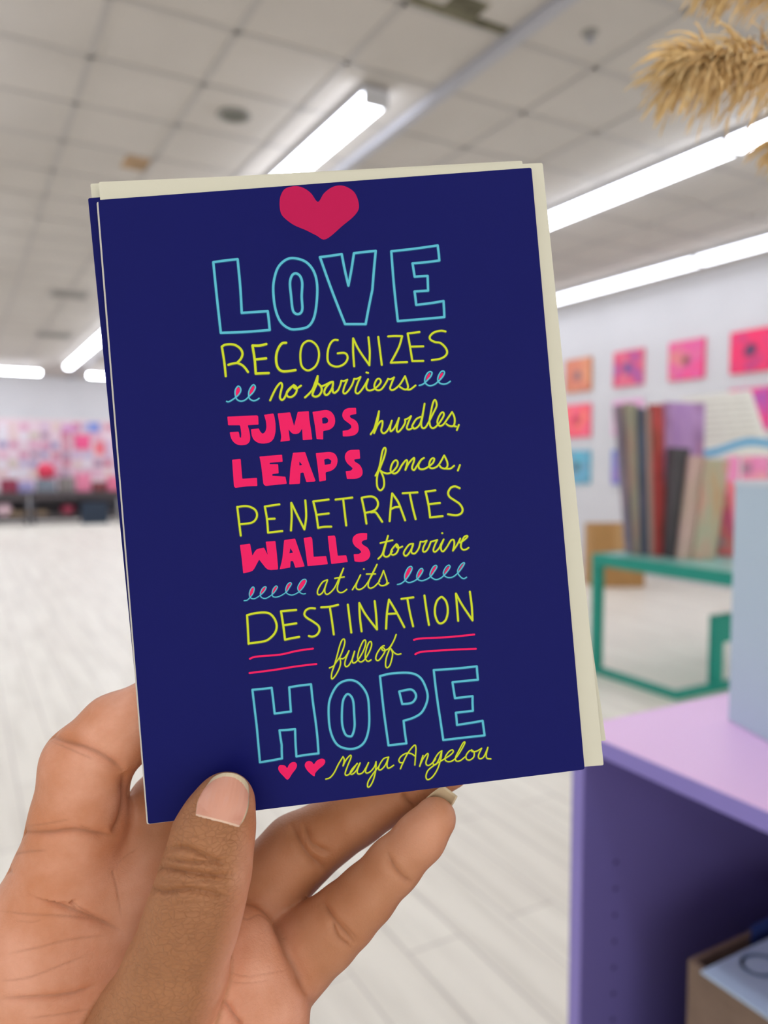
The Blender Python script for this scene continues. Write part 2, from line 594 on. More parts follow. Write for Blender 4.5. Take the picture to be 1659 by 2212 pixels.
# ------------------------------------------------------------------ brown carton by the right wall
p0 = on(1272, 1262, 2, 0)
M_kraft = mat('kraft_cardboard', (178, 136, 86), .8, .2, noise=.1, scale=10)
t = thing('cardboard_box', 'tall brown cardboard box on the floor behind the teal table', 'box', (6.45, 7.0, 0))
d = 8.6
bx = [at(1280, 1200, d), at(1394, 1200, d)]
wid = (bx[1] - bx[0]).length
e1 = (bx[1] - bx[0]).normalized()
e1.z = 0
fw = Vector((FWD[0], FWD[1], 0)).normalized()
base = Vector((bx[0].x, bx[0].y, 0.0))
quad = [base, base + e1 * wid, base + e1 * wid + Vector((0, 0, .70)), base + Vector((0, 0, .70))]
prism('carton', quad, fw * .36, M_kraft, t, bevel=.006)
prism('flap', [quad[3], quad[2], quad[2] + fw * .17 + Vector((0, 0, .012)), quad[3] + fw * .17 + Vector((0, 0, .012))], Vector((0, 0, .006)), M_kraft, t)
prism('flap', [quad[3] + fw * .36, quad[2] + fw * .36, quad[2] + fw * .18 + Vector((0, 0, .012)), quad[3] + fw * .18 + Vector((0, 0, .012))], Vector((0, 0, .006)), M_kraft, t)
prism('tape', [quad[0] + e1 * wid * .44 - fw * .001 + Vector((0, 0, .3)), quad[0] + e1 * wid * .56 - fw * .001 + Vector((0, 0, .3)),
               quad[0] + e1 * wid * .56 - fw * .001 + Vector((0, 0, .7)), quad[0] + e1 * wid * .44 - fw * .001 + Vector((0, 0, .7))], fw * -.001,
      mat('packing_tape', (190, 150, 100), .3), t)

# ------------------------------------------------------------------ teal table
M_teal = mat('teal_paint', (24, 150, 132), .45, .4)
M_glassy = mat('pale_teal_top', (150, 205, 195), .3)
TX0, TX1, TYA, TYB, TZ = 3.66, 5.40, 2.66, 3.74, .80
t = thing('metal_table', 'teal metal-framed table carrying the upright panels', 'table', (4.1, 3.3, 0))
q = .03
box('tabletop', (TX0 + .05, TYA + .05, TZ - .03), (TX1 - .05, TYB - .05, TZ), M_glassy, t)
box('top_rail', (TX0, TYA, TZ - .075), (TX0 + .055, TYB, TZ), M_teal, t, .004)
box('top_rail', (TX1 - .055, TYA, TZ - .075), (TX1, TYB, TZ), M_teal, t, .004)
box('top_rail', (TX0 + .055, TYA, TZ - .075), (TX1 - .055, TYA + .055, TZ), M_teal, t, .004)
box('top_rail', (TX0 + .055, TYB - .055, TZ - .075), (TX1 - .055, TYB, TZ), M_teal, t, .004)
box('leg', (TX0, TYB - .06, 0), (TX0 + .06, TYB, TZ - .075), M_teal, t, .004)
box('leg', (TX1 - .06, TYB - .06, 0), (TX1, TYB, TZ - .075), M_teal, t, .004)
box('foot_rail', (TX0, 3.03, 0), (TX0 + .05, TYB - .06, .045), M_teal, t, .004)
box('foot_rail', (TX0 + .05, 3.03, 0), (TX1, 3.08, .045), M_teal, t, .004)
pp = on(1533, 1488, 2, 0)
pz = on(1533, 1332, 1, 3.05).z
box('post', (pp.x - .035, 3.025, .045), (pp.x + .035, 3.085, pz), M_teal, t, .004)
box('shelf_rail', (pp.x + .035, 3.025, pz - .17), (TX1, 3.085, pz), M_teal, t, .004)
box('leg', (TX1 - .06, 3.02, .045), (TX1, 3.09, TZ - .075), M_teal, t, .004)

fwh = Vector((FWD[0], FWD[1], 0)).normalized()
panels = [
    # top-left x, top-right x, base-left x, base-right x, y top, y base, colours, depth, label
    (1333, 1351, 1360, 1374, 874, 1196, [(120, 110, 125), (150, 130, 140), (105, 100, 120)], .10, 'dull mauve upright panel leaning out at the outer end of the teal table'),
    (1352, 1379, 1374, 1386, 870, 1198, [(170, 140, 125), (150, 150, 130), (190, 160, 130)], .10, 'tan mottled upright panel beside the dull mauve one'),
    (1379, 1396, 1386, 1403, 880, 1199, [(80, 95, 120), (70, 80, 100), (110, 100, 130)], .10, 'slate blue upright panel between the tan and the rose ones'),
    (1396, 1410, 1404, 1415, 884, 1200, [(190, 150, 140), (170, 150, 140)], .10, 'thin rose grey upright panel beside the rust red one'),
    (1409, 1434, 1416, 1440, 872, 1201, [(150, 60, 45), (190, 70, 70), (110, 50, 40)], .10, 'rust red upright panel on the teal table'),
    (1436, 1524, 1441, 1516, 868, 1196, [(170, 130, 195), (190, 150, 205), (160, 120, 170), (200, 140, 170)], .1, 'broad violet mottled panel standing behind the black one'),
    (1455, 1492, 1446, 1464, 966, 1206, [(62, 60, 64), (80, 76, 80)], .12, 'short black panel tilted on the teal table'),
    (1492, 1526, 1465, 1497, 984, 1208, [(205, 170, 165), (190, 165, 150), (170, 175, 150)], .1, 'short blush panel leaning against the black one'),
    (1524, 1577, 1497, 1545, 990, 1209, [(190, 170, 145), (205, 155, 138), (176, 176, 150), (190, 160, 125)], .08, 'short floral beige panel at the front of the leaning group'),
]
for (a, b2, c, d2, yt, yb, cols, dep, lab) in panels:
    pl_, pr_ = on(c, yb, 2, TZ + .002), on(d2, yb, 2, TZ + .002)
    dl = float(np.dot(np.array(pl_) - CAM, FWD))
    dr = float(np.dot(np.array(pr_) - CAM, FWD))
    dd = (dl + dr) / 2
    front = [at(a, yt, dd), at(b2, yt + 3, dd), pr_, pl_]
    ob = prism('art_panel', front, fwh * dep, [pattern_mat('panel_pattern', cols, 7, .6, (1, 1, .35))], None, bevel=.004)
    tag(recentre(ob), lab, 'panel', 'upright panels on the teal table')

# pink leaflet strip standing near the blue box
pl_, pr_ = on(1552, 1200, 2, TZ + .002), on(1600, 1204, 2, TZ + .002)
dd = float(np.dot(np.array(pl_) - CAM, FWD))
ob = prism('art_panel', [at(1566, 1040, dd), at(1625, 1040, dd), pr_, pl_], fwh * .05,
           [pattern_mat('panel_pattern', [(240, 110, 160), (245, 140, 130), (120, 195, 210)], 5, .6)], None, bevel=.004)
tag(recentre(ob), 'bright pink and teal panel half hidden behind the pale blue box', 'panel', 'upright panels on the teal table')

# crumpled white paper on the table edge
pc = on(1523, 1196, 2, TZ)
bm = bmesh.new()
bmesh.ops.create_icosphere(bm, subdivisions=4, radius=.05)
for v in bm.verts:
    n = v.co.normalized()
    k = .8 + .25 * math.sin(9 * n.x + 2) * math.sin(7 * n.y) + .18 * math.sin(13 * n.z + 5 * n.x)
    v.co = Vector((n.x * .05 * k, n.y * .05 * k, max(-.03, n.z * .05 * k)))
ob = from_bm('crumpled_paper', bm, mat('white_paper', (235, 238, 232), .7), None, True)
ob.location = (pc.x, pc.y, TZ + .031)
tag(ob, 'small crumpled white paper on the edge of the teal table', 'paper')

# white sign with a blue wavy foot, on a stand behind the table
M_white = mat('sign_white', (236, 234, 226), .5)
SD = 5.3
bz_ = at(1600, 985, SD + .02)
t = thing('sign_stand', 'white printed sign with a blue wavy foot, behind the violet panel', 'sign', (bz_.x, bz_.y, TZ))
sq = [(1470, 858), (1622, 842), (1668, 985), (1512, 985)]
prism('sign_sheet', [at(x, y, SD) for x, y in sq], fwh * .012, M_white, t)
top, bot = [], []
for k in range(25):
    s = k / 24
    x = 1512 + (1670 - 1512) * s
    yc = 972 + 9 * math.sin(s * 5.2 + 1.2) - 12 * s
    top.append(at(x, yc - 9, SD - .004))
    bot.append(at(x, yc + 8, SD - .004))
prism('wave_band', top + bot[::-1], fwh * .003, mat('wave_blue', (110, 180, 220), .5), t)
bm = bmesh.new()
M_ink = mat('faint_grey_print', (206, 202, 192), .6)
vv, ff = [], []
for r in range(7):
    y = 872 + r * 13
    x0 = 1482 + r * 4.2
    for (sa, sb) in ((.05, .42), (.46, .9)) if r % 2 else ((.05, .6), (.64, .88)):
        xa_, xb_ = x0 + 150 * sa, x0 + 150 * sb
        n = len(vv)
        vv += [at(xa_, y - 1.6 - 10 * sa, SD - .003), at(xb_, y - 1.6 - 10 * sb, SD - .003), at(xb_, y + 1.6 - 10 * sb, SD - .003), at(xa_, y + 1.6 - 10 * sa, SD - .003)]
        ff.append((n, n + 1, n + 2, n + 3))
link('print_lines', vv, ff, M_ink, t)
ptop = bz_ + Vector((0, 0, .05))
pb_ = Vector((bz_.x, bz_.y, TZ + .001))
bm = bmesh.new()
add_tube(bm, pb_, ptop, .007, .007, 12)
from_bm('pole', bm, M_white, t, True)
lathe('base', [(.001, .012), (.08, .01), (.085, 0)], M_grey, t, 32, pb_)

# ------------------------------------------------------------------ purple bookcase, front right
M_pur = mat('purple_laminate_shaded', (110, 102, 166), .38, .45)  # darker copy of the laminate, the shade inside the bookcase put into its colour
M_ptop = mat('lilac_laminate_lit', (248, 206, 250), .4, .4)  # paler copy of the laminate, overhead light on the top put into its colour
M_pedge = mat('purple_edge_band', (140, 128, 200), .45, .4)
M_hole = mat('peg_hole', (66, 58, 98), .8)
BX0, BX1, BYF, BYN, BZ = .60, 1.02, .64, -1.60, 1.10
TH = .018
t = thing('bookcase', 'purple bookcase with an open front beside the card', 'bookcase', ((BX0 + BX1) / 2, (BYF + BYN) / 2, 0))
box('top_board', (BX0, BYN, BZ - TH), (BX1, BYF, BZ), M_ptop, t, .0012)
box('edge_band', (BX0 - .0012, BYN, BZ - TH), (BX0 - .0001, BYF, BZ), M_pedge, t)
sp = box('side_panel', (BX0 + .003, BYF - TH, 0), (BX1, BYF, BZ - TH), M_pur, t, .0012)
box('edge_band', (BX0 + .0018, BYF - TH, 0), (BX0 + .0029, BYF, BZ - TH), M_pedge, t)
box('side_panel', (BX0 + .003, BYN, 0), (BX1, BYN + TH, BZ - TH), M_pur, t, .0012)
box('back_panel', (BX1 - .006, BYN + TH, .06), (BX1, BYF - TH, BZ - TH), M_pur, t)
SHZ = .66
for z in (.06, .36, SHZ):
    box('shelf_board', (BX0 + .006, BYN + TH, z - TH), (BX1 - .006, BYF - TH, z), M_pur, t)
bm = bmesh.new()
for xx in (BX0 + .055, BX1 - .06):
    for k in range(24):
        z = .14 + k * .032 + .06
        if z < BZ - .09:
            add_tube(bm, (xx, BYF - TH - .0006, z), (xx, BYF - TH + .0005, z), .0028, .0028, 12)
from_bm('peg_holes', bm, M_hole, t)

# pale blue box on the bookcase
p0, p1 = on(1572, 1556, 2, BZ), on(1700, 1626, 2, BZ)
M_pale = mat('pale_blue_board', (184, 204, 218), .5, .35)
e = (p1 - p0)
e.z = 0
e.normalize()
nrm = Vector((-e.y, e.x, 0))
if nrm.x < 0:
    nrm = -nrm
hh = on(1578, 1041, 0, p0.x).z - BZ
t = thing('display_box', 'tall pale blue box standing on the purple bookcase', 'box', (p0.x + .08, p0.y - .1, BZ))
fr = [p0, p0 + e * .26, p0 + e * .26 + Vector((0, 0, hh)), p0 + Vector((0, 0, hh))]
prism('carton', [v + Vector((0, 0, .0005)) for v in fr], nrm * .16, M_pale, t, bevel=.0015)
prism('lid_rim', [fr[3] - nrm * .0008 - Vector((0, 0, .004)), fr[2] - nrm * .0008 - Vector((0, 0, .004)), fr[2] - nrm * .0008 + Vector((0, 0, .0022)), fr[3] - nrm * .0008 + Vector((0, 0, .0022))],
      nrm * .1616, mat('pale_rim', (206, 214, 222), .5), t)

# carton with leaflets inside the bookcase
c0 = on(1487, 2072, 0, BX0 + .06)
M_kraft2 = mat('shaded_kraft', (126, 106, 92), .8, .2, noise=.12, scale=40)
t = thing('open_carton', 'brown open carton inside the purple bookcase', 'carton', (c0.x + .12, c0.y - .14, SHZ))
cz = c0.z
cx1, cy0 = BX0 + .39, c0.y - .30
w = .005
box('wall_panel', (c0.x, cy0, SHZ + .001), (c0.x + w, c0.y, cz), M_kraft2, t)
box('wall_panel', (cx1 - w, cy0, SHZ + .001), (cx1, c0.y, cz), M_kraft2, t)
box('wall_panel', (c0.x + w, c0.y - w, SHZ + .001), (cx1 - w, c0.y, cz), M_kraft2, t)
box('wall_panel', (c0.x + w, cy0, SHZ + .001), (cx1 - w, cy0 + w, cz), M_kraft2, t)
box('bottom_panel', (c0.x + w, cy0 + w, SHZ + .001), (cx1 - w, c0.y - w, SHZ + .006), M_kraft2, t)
# leaflet lying across the carton
sz = cz + .001
s0 = on(1514, 2102, 2, sz)
s1 = on(1690, 1972, 2, sz)
s2 = on(1690, 2217, 2, sz)
t = thing('leaflet', 'pale blue leaflet with a blue pen loop lying on the open carton', 'leaflet', tuple(s0))
s1 = Vector((s0.x + .20, s0.y, sz))
s2 = Vector((s0.x, s0.y - .16, sz))
prism('sheet', [s0, s1, s1 + (s2 - s0), s2], Vector((0, 0, .0025)), mat('leaflet_blue', (182, 204, 226), .45), t)
LOOP = []
for k in range(40):
    a = k / 39 * 2 * math.pi * 1.15 + 2.6
    LOOP.append((1642 + 40 * math.cos(a), 2085 + 22 * math.sin(a) + 6 * math.cos(a)))


def ribbon_faces(pts, w, nrm):
    """flat strip with round joints along 3-D points"""
    V, F = [], []
    nrm = Vector(nrm).normalized()
    for i in range(len(pts) - 1):
        a, b_ = Vector(pts[i]), Vector(pts[i + 1])
        d_ = b_ - a
        if d_.length < 1e-9:
            continue
        s_ = d_.cross(nrm).normalized() * w / 2
        n = len(V)
        V += [a - s_, a + s_, b_ + s_, b_ - s_]
        F.append((n, n + 1, n + 2, n + 3))
    ux = nrm.orthogonal().normalized()
    uy = nrm.cross(ux)
    for p_ in pts:
        n = len(V)
        for k in range(10):
            a = 2 * math.pi * k / 10
            V.append(Vector(p_) + (ux * math.cos(a) + uy * math.sin(a)) * w / 2)
        F.append(tuple(range(n, n + 10)))
    return V, F


V, F = ribbon_faces([on(x, y, 2, sz + .0031) for x, y in LOOP], .004, (0, 0, 1))
link('pen_loop', V, F, mat('pen_blue', (112, 172, 226), .5), t)
ob = box('notebook', (s0.x + .10, s0.y + .012, SHZ + .006), (s0.x + .2, c0.y - .008, cz + .014), mat('navy_cover', (40, 60, 120), .5), None, .002)
tag(recentre(ob), 'navy blue notebook standing in the open carton behind the leaflet', 'notebook')

# ------------------------------------------------------------------ dried pampas grass, upper right
M_pam = mat('dried_plume', (232, 202, 148), .8, .2, noise=.25, scale=60)
M_stem = mat('dried_stem', (180, 150, 96), .7)
VX = at(2080, 1500, .46)
vase_p = Vector((VX.x, VX.y, BZ))
vase_p.x = min(max(vase_p.x, BX0 + .08), BX1 - .08)
vase_p.y = min(max(vase_p.y, BYN + .1), BYF - .1)
t = thing('vase', 'cream vase on the purple bookcase holding the dried grass stems', 'vase', tuple(vase_p))
lathe('body', [(.001, .0005), (.045, .0005), (.055, .02), (.06, .07), (.045, .13), (.028, .165), (.032, .18), (.026, .18), (.022, .165), (.04, .125), (.05, .07), (.04, .02), (.001, .015)],
      mat('cream_ceramic', (225, 218, 205), .4), t, 40, vase_p)


def plume(axis_px, spread_px, nst, lab, seed, lo=.0, droop=1.0):
    """axis_px: (px,py,depth) points from the stem side to the tip of the plume"""
    rnd = random.Random(seed)
    ax = [at(*q_) for q_ in axis_px]
    root = ax[0]
    t = thing('pampas_stem', lab, 'dried grass', tuple(vase_p + Vector((0, 0, .17))), 'dried grass stems in the vase')
    bm = bmesh.new()
    mid = (vase_p + Vector((0, 0, .4)) + root) / 2
    chain = [vase_p + Vector((rnd.uniform(-.006, .006), rnd.uniform(-.006, .006), .02)), vase_p + Vector((0, 0, .19)), mid + Vector((0, 0, .08)), root] + ax[1:]
    sm = []
    for i in range(len(chain) - 1):
        p_0 = chain[max(0, i - 1)]
        p_1, p_2 = chain[i], chain[i + 1]
        p_3 = chain[min(len(chain) - 1, i + 2)]
        for k in range(8):
            s = k / 8
            sm.append(.5 * ((2 * p_1) + (p_2 - p_0) * s + (2 * p_0 - 5 * p_1 + 4 * p_2 - p_3) * s * s + (3 * p_1 - p_0 - 3 * p_2 + p_3) * s ** 3))
    sm.append(chain[-1])
    for i in range(len(sm) - 1):
        r = .0016 * (1 - .75 * i / len(sm))
        add_tube(bm, sm[i], sm[i + 1], r, r * .98, 6)
    from_bm('stem', bm, M_stem, t, True)
    V, F = [], []
    up = Vector((0, 0, 1))
    nseg = 7
    axs = []
    for i in range(len(ax) - 1):
        for k in range(12):
            axs.append(ax[i].lerp(ax[i + 1], k / 12))
    axs.append(ax[-1])
    for s_i in range(nst):
        f_ = lo + (1 - lo) * rnd.random() ** .8
        ii = min(len(axs) - 2, int(f_ * (len(axs) - 1)))
        p_ = axs[ii].copy()
        d_ = (axs[ii + 1] - axs[max(0, ii - 1)]).normalized()
        side = Vector((rnd.gauss(0, 1), rnd.gauss(0, 1), rnd.gauss(0, 1)))
        side = (side - d_ * side.dot(d_)).normalized()
        L = spread_px * (.55 + .6 * rnd.random()) * (1.0 - .35 * f_) * axis_px[0][2] / FPX
        v_ = (d_ * 1.0 + side * rnd.uniform(.3, 1.25)).normalized()
        w0 = rnd.uniform(.0006, .0014)
        prev = None
        n0 = len(V)
        for k in range(nseg + 1):
            s = k / nseg
            wv = w0 * (1 - .75 * s) * (1 + .5 * math.sin(k * 2.4))
            a_ = v_.cross(up)
            if a_.length < 1e-6:
                a_ = Vector((1, 0, 0))
            a_.normalize()
            b__ = v_.cross(a_).normalized()
            for q3 in range(3):
                an = q3 * 2.0944
                V.append(p_ + (a_ * math.cos(an) + b__ * math.sin(an)) * wv)
            if k < nseg:
                for q3 in range(3):
                    F.append((n0 + k * 3 + q3, n0 + k * 3 + (q3 + 1) % 3, n0 + (k + 1) * 3 + (q3 + 1) % 3, n0 + (k + 1) * 3 + q3))
            p_ = p_ + v_ * (L / nseg)
            v_ = (v_ + Vector((0, 0, -.16 * droop)) + Vector((rnd.gauss(0, .06), rnd.gauss(0, .06), rnd.gauss(0, .06)))).normalized()
    o = link('plume', V, F, M_pam, t)
    return t


plume([(1800, 200, .42), (1700, 150, .40), (1600, 132, .39), (1530, 132, .38), (1495, 142, .38)], 185, 560, 'wide tan grass plume drooping over the ceiling, fullest one', 3)
plume([(1790, 30, .44), (1690, -25, .43), (1600, -40, .42), (1530, -35, .42)], 120, 260, 'tan grass plume at the top edge above the fullest one', 5)
plume([(1830, 330, .44), (1740, 290, .43), (1680, 310, .43)], 120, 220, 'short tan grass plume under the fullest one, before the lamp row', 9)

# ------------------------------------------------------------------ greeting cards and envelopes
def camv(x, y, d):
    return np.array([(x - CX) / FPX * d, (y - CY) / FPX * d, d])


QD = [(212, 432, .186758), (1148, 362, .193454), (1263, 1662, .191251), (320, 1780, .184555)]
CT = [np.array(at(*q_)) for q_ in QD]
CN = np.cross(CT[3] - CT[0], CT[1] - CT[0])
CN /= np.linalg.norm(CN)
if CN @ FWD < 0:
    CN = -CN                       # points away from the camera
CNV = Vector(CN)


def oncard(x, y, off=0.0):
    """pixel -> point on the card plane pushed 'off' metres behind the card's face"""
    r = ray(x, y)
    t_ = ((CT[0] + CN * off - CAM) @ CN) / (r @ CN)
    return Vector(CAM + r * t_)


def rounded(quad, r=6, n=4):
    out = []
    for i in range(4):
        p_ = np.array(quad[i], float)
        a_ = np.array(quad[i - 1], float) - p_
        b_ = np.array(quad[(i + 1) % 4], float) - p_
        a_ /= np.linalg.norm(a_)
        b_ /= np.linalg.norm(b_)
        for k in range(n + 1):
            s = k / n
            q_ = p_ + a_ * r * (1 - s) ** 2 + b_ * r * s ** 2
            out.append(tuple(q_))
    return out


def sheet(name, quad, off, thick, mats, parent=None, r=4, fm=0, sm=0):
    return prism(name, [oncard(x, y, off) for x, y in rounded(quad, r)], CNV * thick, mats, parent, fm, sm)


def navy(name):
    mt = mat(name, (.0075, .0095, .125), .42, .07, srgb=False)
    n_ = mt.node_tree
    nz = n_.nodes.new('ShaderNodeTexNoise')
    nz.inputs['Scale'].default_value = 5000
    bp = n_.nodes.new('ShaderNodeBump')
    bp.inputs['Strength'].default_value = .06
    bp.inputs['Distance'].default_value = .0002
    tc_ = n_.nodes.new('ShaderNodeTexCoord')
    n_.links.new(tc_.outputs['Object'], nz.inputs['Vector'])
    n_.links.new(nz.outputs['Fac'], bp.inputs['Height'])
    n_.links.new(bp.outputs['Normal'], n_.nodes['Principled BSDF'].inputs['Normal'])
    return mt


M_navy = navy('navy_print')
M_paper = mat('cream_paper', (.71, .70, .575), .75, .2, srgb=False)
M_pw = mat('white_card_edge', (.66, .64, .58), .7, .2, srgb=False)
M_pink = mat('pink_ink', (.92, .017, .145), .45, .08, srgb=False)
M_yel = mat('yellow_ink', (.66, .78, .03), .45, .08, srgb=False)
M_cyan = mat('cyan_ink', (.12, .56, .72), .45, .08, srgb=False)
M_crim = mat('crimson_ink', (.55, .012, .095), .45, .08, srgb=False)
M_halo_y = mat('yellow_ink_soft', (.10, .12, .085), .45, .08, srgb=False)
M_halo_c = mat('cyan_ink_soft', (.02, .10, .24), .45, .08, srgb=False)

CQ = [q_[:2] for q_ in QD]
cl = oncard(700, 1080)
card = thing('greeting_card', 'navy greeting card with bright hand-drawn lettering, front of the bundle held up', 'card', tuple(cl))
sheet('front_panel', CQ, 0, .00035, [M_navy, M_pw], card, 5, 0, 1)
sheet('back_panel', [(208.5, 436), (1146, 364), (1261, 1660), (317, 1781)], .00055, .00035, [M_pw], card, 5)
env1 = thing('envelope', 'cream envelope tucked directly behind the front navy card', 'envelope', tuple(cl + CNV * .0016), 'cream envelopes behind the cards')
sheet('body', [(213, 393), (1172, 352), (1304, 1653), (330, 1725)], .0012, .0005, [M_paper], env1, 4)
prism('flap', [oncard(x, y, .00172) for x, y in ((216, 396), (1168, 355), (930, 800), (560, 830))], CNV * .0002, [M_paper], env1)
card2 = thing('greeting_card', 'second navy card, only its edge shows beside the front card', 'card', tuple(cl + CNV * .0025))
sheet('front_panel', [(190, 428), (1118, 362), (1238, 1652), (322, 1774)], .0024, .00035, [M_navy, M_pw], card2, 5, 0, 1)
sheet('back_panel', [(194, 432), (1118, 366), (1238, 1650), (326, 1770)], .0029, .00035, [M_pw], card2, 5)
env2 = thing('envelope', 'cream envelope rearmost in the bundle, turned a little out of line', 'envelope', tuple(cl + CNV * .0037), 'cream envelopes behind the cards')
sheet('body', [(195, 397), (1128, 347), (1309, 1600), (335, 1690)], .0036, .0005, [M_paper], env2, 4)
prism('flap', [oncard(x, y, .0043) for x, y in ((198, 400), (1124, 350), (900, 800), (540, 830))], CNV * .0002, [M_paper], env2)

# ---- lettering: crops of hand-drawn strokes, (x origin, y origin, scale)
CR = dict(A=(430, 380, 2.765), B=(430, 690, 2.765), D=(500, 1320, 2.765), E1=(470, 780, 6.381), E2=(730, 780, 6.144),
          E3=(480, 950, 5.53), E4=(780, 940, 7.213), E5=(500, 1130, 5.184), E6=(790, 1130, 6.636), E7=(690, 1370, 8.295),
          F1=(460, 700, 6.144), F2=(710, 700, 6.144), F3=(500, 1040, 6.381), F4=(750, 1040, 6.381), F5=(520, 1280, 6.144),
          F6=(770, 1270, 6.144), G1=(780, 1590, 5.53), G2=(590, 1600, 5.53), P=(0, 0, 1))


def nums(s):
    v = [float(x) for x in s.replace(',', ' ').split()]
    return list(zip(v[::2], v[1::2]))


def conv(cr, pts):
    x0, y0, s = CR[cr]
    return [(x0 + x / s, y0 + y / s) for x, y in pts]


def smooth_line(pts, closed=False, n=7):
    P_ = [np.array(p_) for p_ in pts]
    m_ = len(P_)
    if m_ < 3:
        return pts
    out = []
    rng = m_ if closed else m_ - 1
    for i in range(rng):
        if closed:
            a, b_, c, d_ = P_[i - 1], P_[i], P_[(i + 1) % m_], P_[(i + 2) % m_]
        else:
            a, b_, c, d_ = P_[max(0, i - 1)], P_[i], P_[i + 1], P_[min(m_ - 1, i + 2)]
        for k in range(n):
            s = k / n
            out.append(tuple(.5 * ((2 * b_) + (c - a) * s + (2 * a - 5 * b_ + 4 * c - d_) * s * s + (3 * b_ - a - 3 * c + d_) * s ** 3)))
    out.append(tuple(P_[0] if closed else P_[-1]))
    return out


# kind: s smooth, c smooth closed, l straight, p straight closed; colour y / c / w ; width in pixels
ST = []


def S(cr, kind, col, w, txt):
    for part in txt.split('|'):
        ST.append((cr, kind, col, w, nums(part)))


# LOVE
S('A', 'p', 'c', 5.0, '85 515 230 497 255 818 410 808 422 920 130 937')
S('A', 'c', 'c', 5.0, '445 640 470 550 520 500 575 492 640 515 685 570 705 650 702 760 685 850 650 900 590 915 540 912 490 875 460 810 446 730')
S('A', 'c', 'c', 5.0, '543 640 555 595 578 582 603 598 616 640 613 720 617 790 607 818 585 825 565 812 556 780 550 720')
S('A', 'p', 'c', 5.0, '722 485 852 467 892 655 925 462 1055 448 1035 680 995 885 872 885')
S('A', 'p', 'c', 4.8, '1148 450 1425 415 1435 505 1275 522 1288 602 1365 597 1368 685 1287 690 1297 770 1460 747 1465 843 1187 867')
# RECOGNIZES
Y = 4.1
S('F1', 's', 'y', 4.6, '118 300 150 500 170 690|118 300 160 275 240 268 310 285 370 335 392 395 370 460 320 515|320 515 260 525 205 540|320 515 380 540 425 580 465 635')
S('F1', 's', 'y', 5.0, '525 285 555 480 568 655|568 657 740 650|525 285 620 285 708 265|560 470 705 455|970 248 920 255 880 300 850 370 838 450 845 530 870 590 920 625 1000 625 1095 610')
S('F1', 'c', 'y', Y, '1160 420 1170 330 1200 260 1265 222 1330 240 1385 300 1408 390 1395 490 1350 570 1270 615 1205 590 1170 530')
S('F2', 's', 'y', Y, '120 212 70 212 25 255 -5 330 -16 420 -10 490 20 535 80 562 150 558 215 520 250 460 240 405 200 382 120 388|338 560 325 370 325 190|325 190 400 340 540 545|540 545 545 360 528 175|658 170 705 540')
S('F2', 's', 'y', Y, '790 163 880 158 975 160|975 160 930 310 825 510|825 512 1040 505|1205 105 1048 125|1048 125 1080 300 1110 490|1110 490 1255 488|1090 300 1255 295|1550 98 1490 88 1400 110 1345 160 1350 205 1410 238 1480 250 1540 300 1572 365 1550 420 1480 460 1370 478')
# no barriers
S('E1', 's', 'c', 2.9, '125 555 160 558 250 500 300 450 320 400 305 355 275 350 245 400 243 460 265 525 320 552 380 535 430 490 490 430 520 370 510 335 485 330 445 385 428 450 440 515 490 545 540 535 572 512')
S('E1', 's', 'y', 4.5, '725 540 770 440 820 350 870 300 890 340 870 430 860 500 885 535 920 510 960 430 1010 370 1045 333|1045 335 990 380 955 430 960 480 1010 495 1060 465 1090 410 1085 360 1050 330 1050 360 1085 380 1150 338')
S('E1', 's', 'y', 4.5, '1205 500 1260 450 1310 390 1345 300 1380 205|1380 205 1370 300 1320 420 1310 470 1350 490 1400 470 1435 410 1425 350 1375 300|1425 350 1480 330 1560 290 1590 285|1590 285 1540 310 1490 370 1470 430 1490 465 1530 450 1580 370 1592 300|1585 370 1590 425 1620 435 1659 400')
S('E2', 's', 'y', 4.0, '0 390 30 320 45 260|45 260 80 265 125 245|125 245 85 340 70 410 95 430 140 390 190 310 215 235|215 235 250 235 300 210|300 210 255 310 232 400 260 430 300 400 350 330 400 240|400 240 375 330 390 380 430 390 480 370 540 320 570 270 550 235 515 245 485 310 490 360 530 388 580 370 630 300 665 235|665 235 700 240 745 215|745 215 710 300 692 360 720 385 770 360 830 300 890 200|890 200 920 290 930 345 910 375 870 370 820 340|910 375 960 375 1030 322|378 150 400 156')
S('E2', 's', 'c', 3.0, '1080 322 1130 305 1180 260 1230 205 1248 155 1220 140 1185 165 1155 230 1160 290 1210 325 1270 315 1320 280 1380 220 1412 165 1405 135 1370 140 1335 195 1325 250 1350 290 1400 305 1450 295 1490 268')
# hurdles,
S('E2', 's', 'y', 4.0, '435 970 480 900 510 800 545 665|545 665 530 780 500 880 480 955|480 955 520 860 560 805 590 795 590 850 575 920 605 958 650 930 690 860 715 790|715 790 695 870 700 930 740 900 780 830 810 755|810 755 790 840 780 910 800 940 850 890 890 820 890 775|890 775 930 760 970 730|970 730 925 840 915 890 945 908 1000 880|1095 740 1040 770 1000 830 985 870 1010 895 1050 880 1095 820 1130 680 1150 565|1150 565 1125 720 1105 830 1120 885 1160 880 1210 800 1260 700 1310 590 1290 515 1260 560 1230 700 1215 800 1230 870 1265 890 1310 860 1360 800 1405 720 1395 680 1365 695 1330 760 1320 820 1350 860 1400 840 1450 770 1515 675|1515 675 1545 740 1550 810 1530 860 1480 860 1440 835|1530 860 1570 868|1605 845 1578 915')
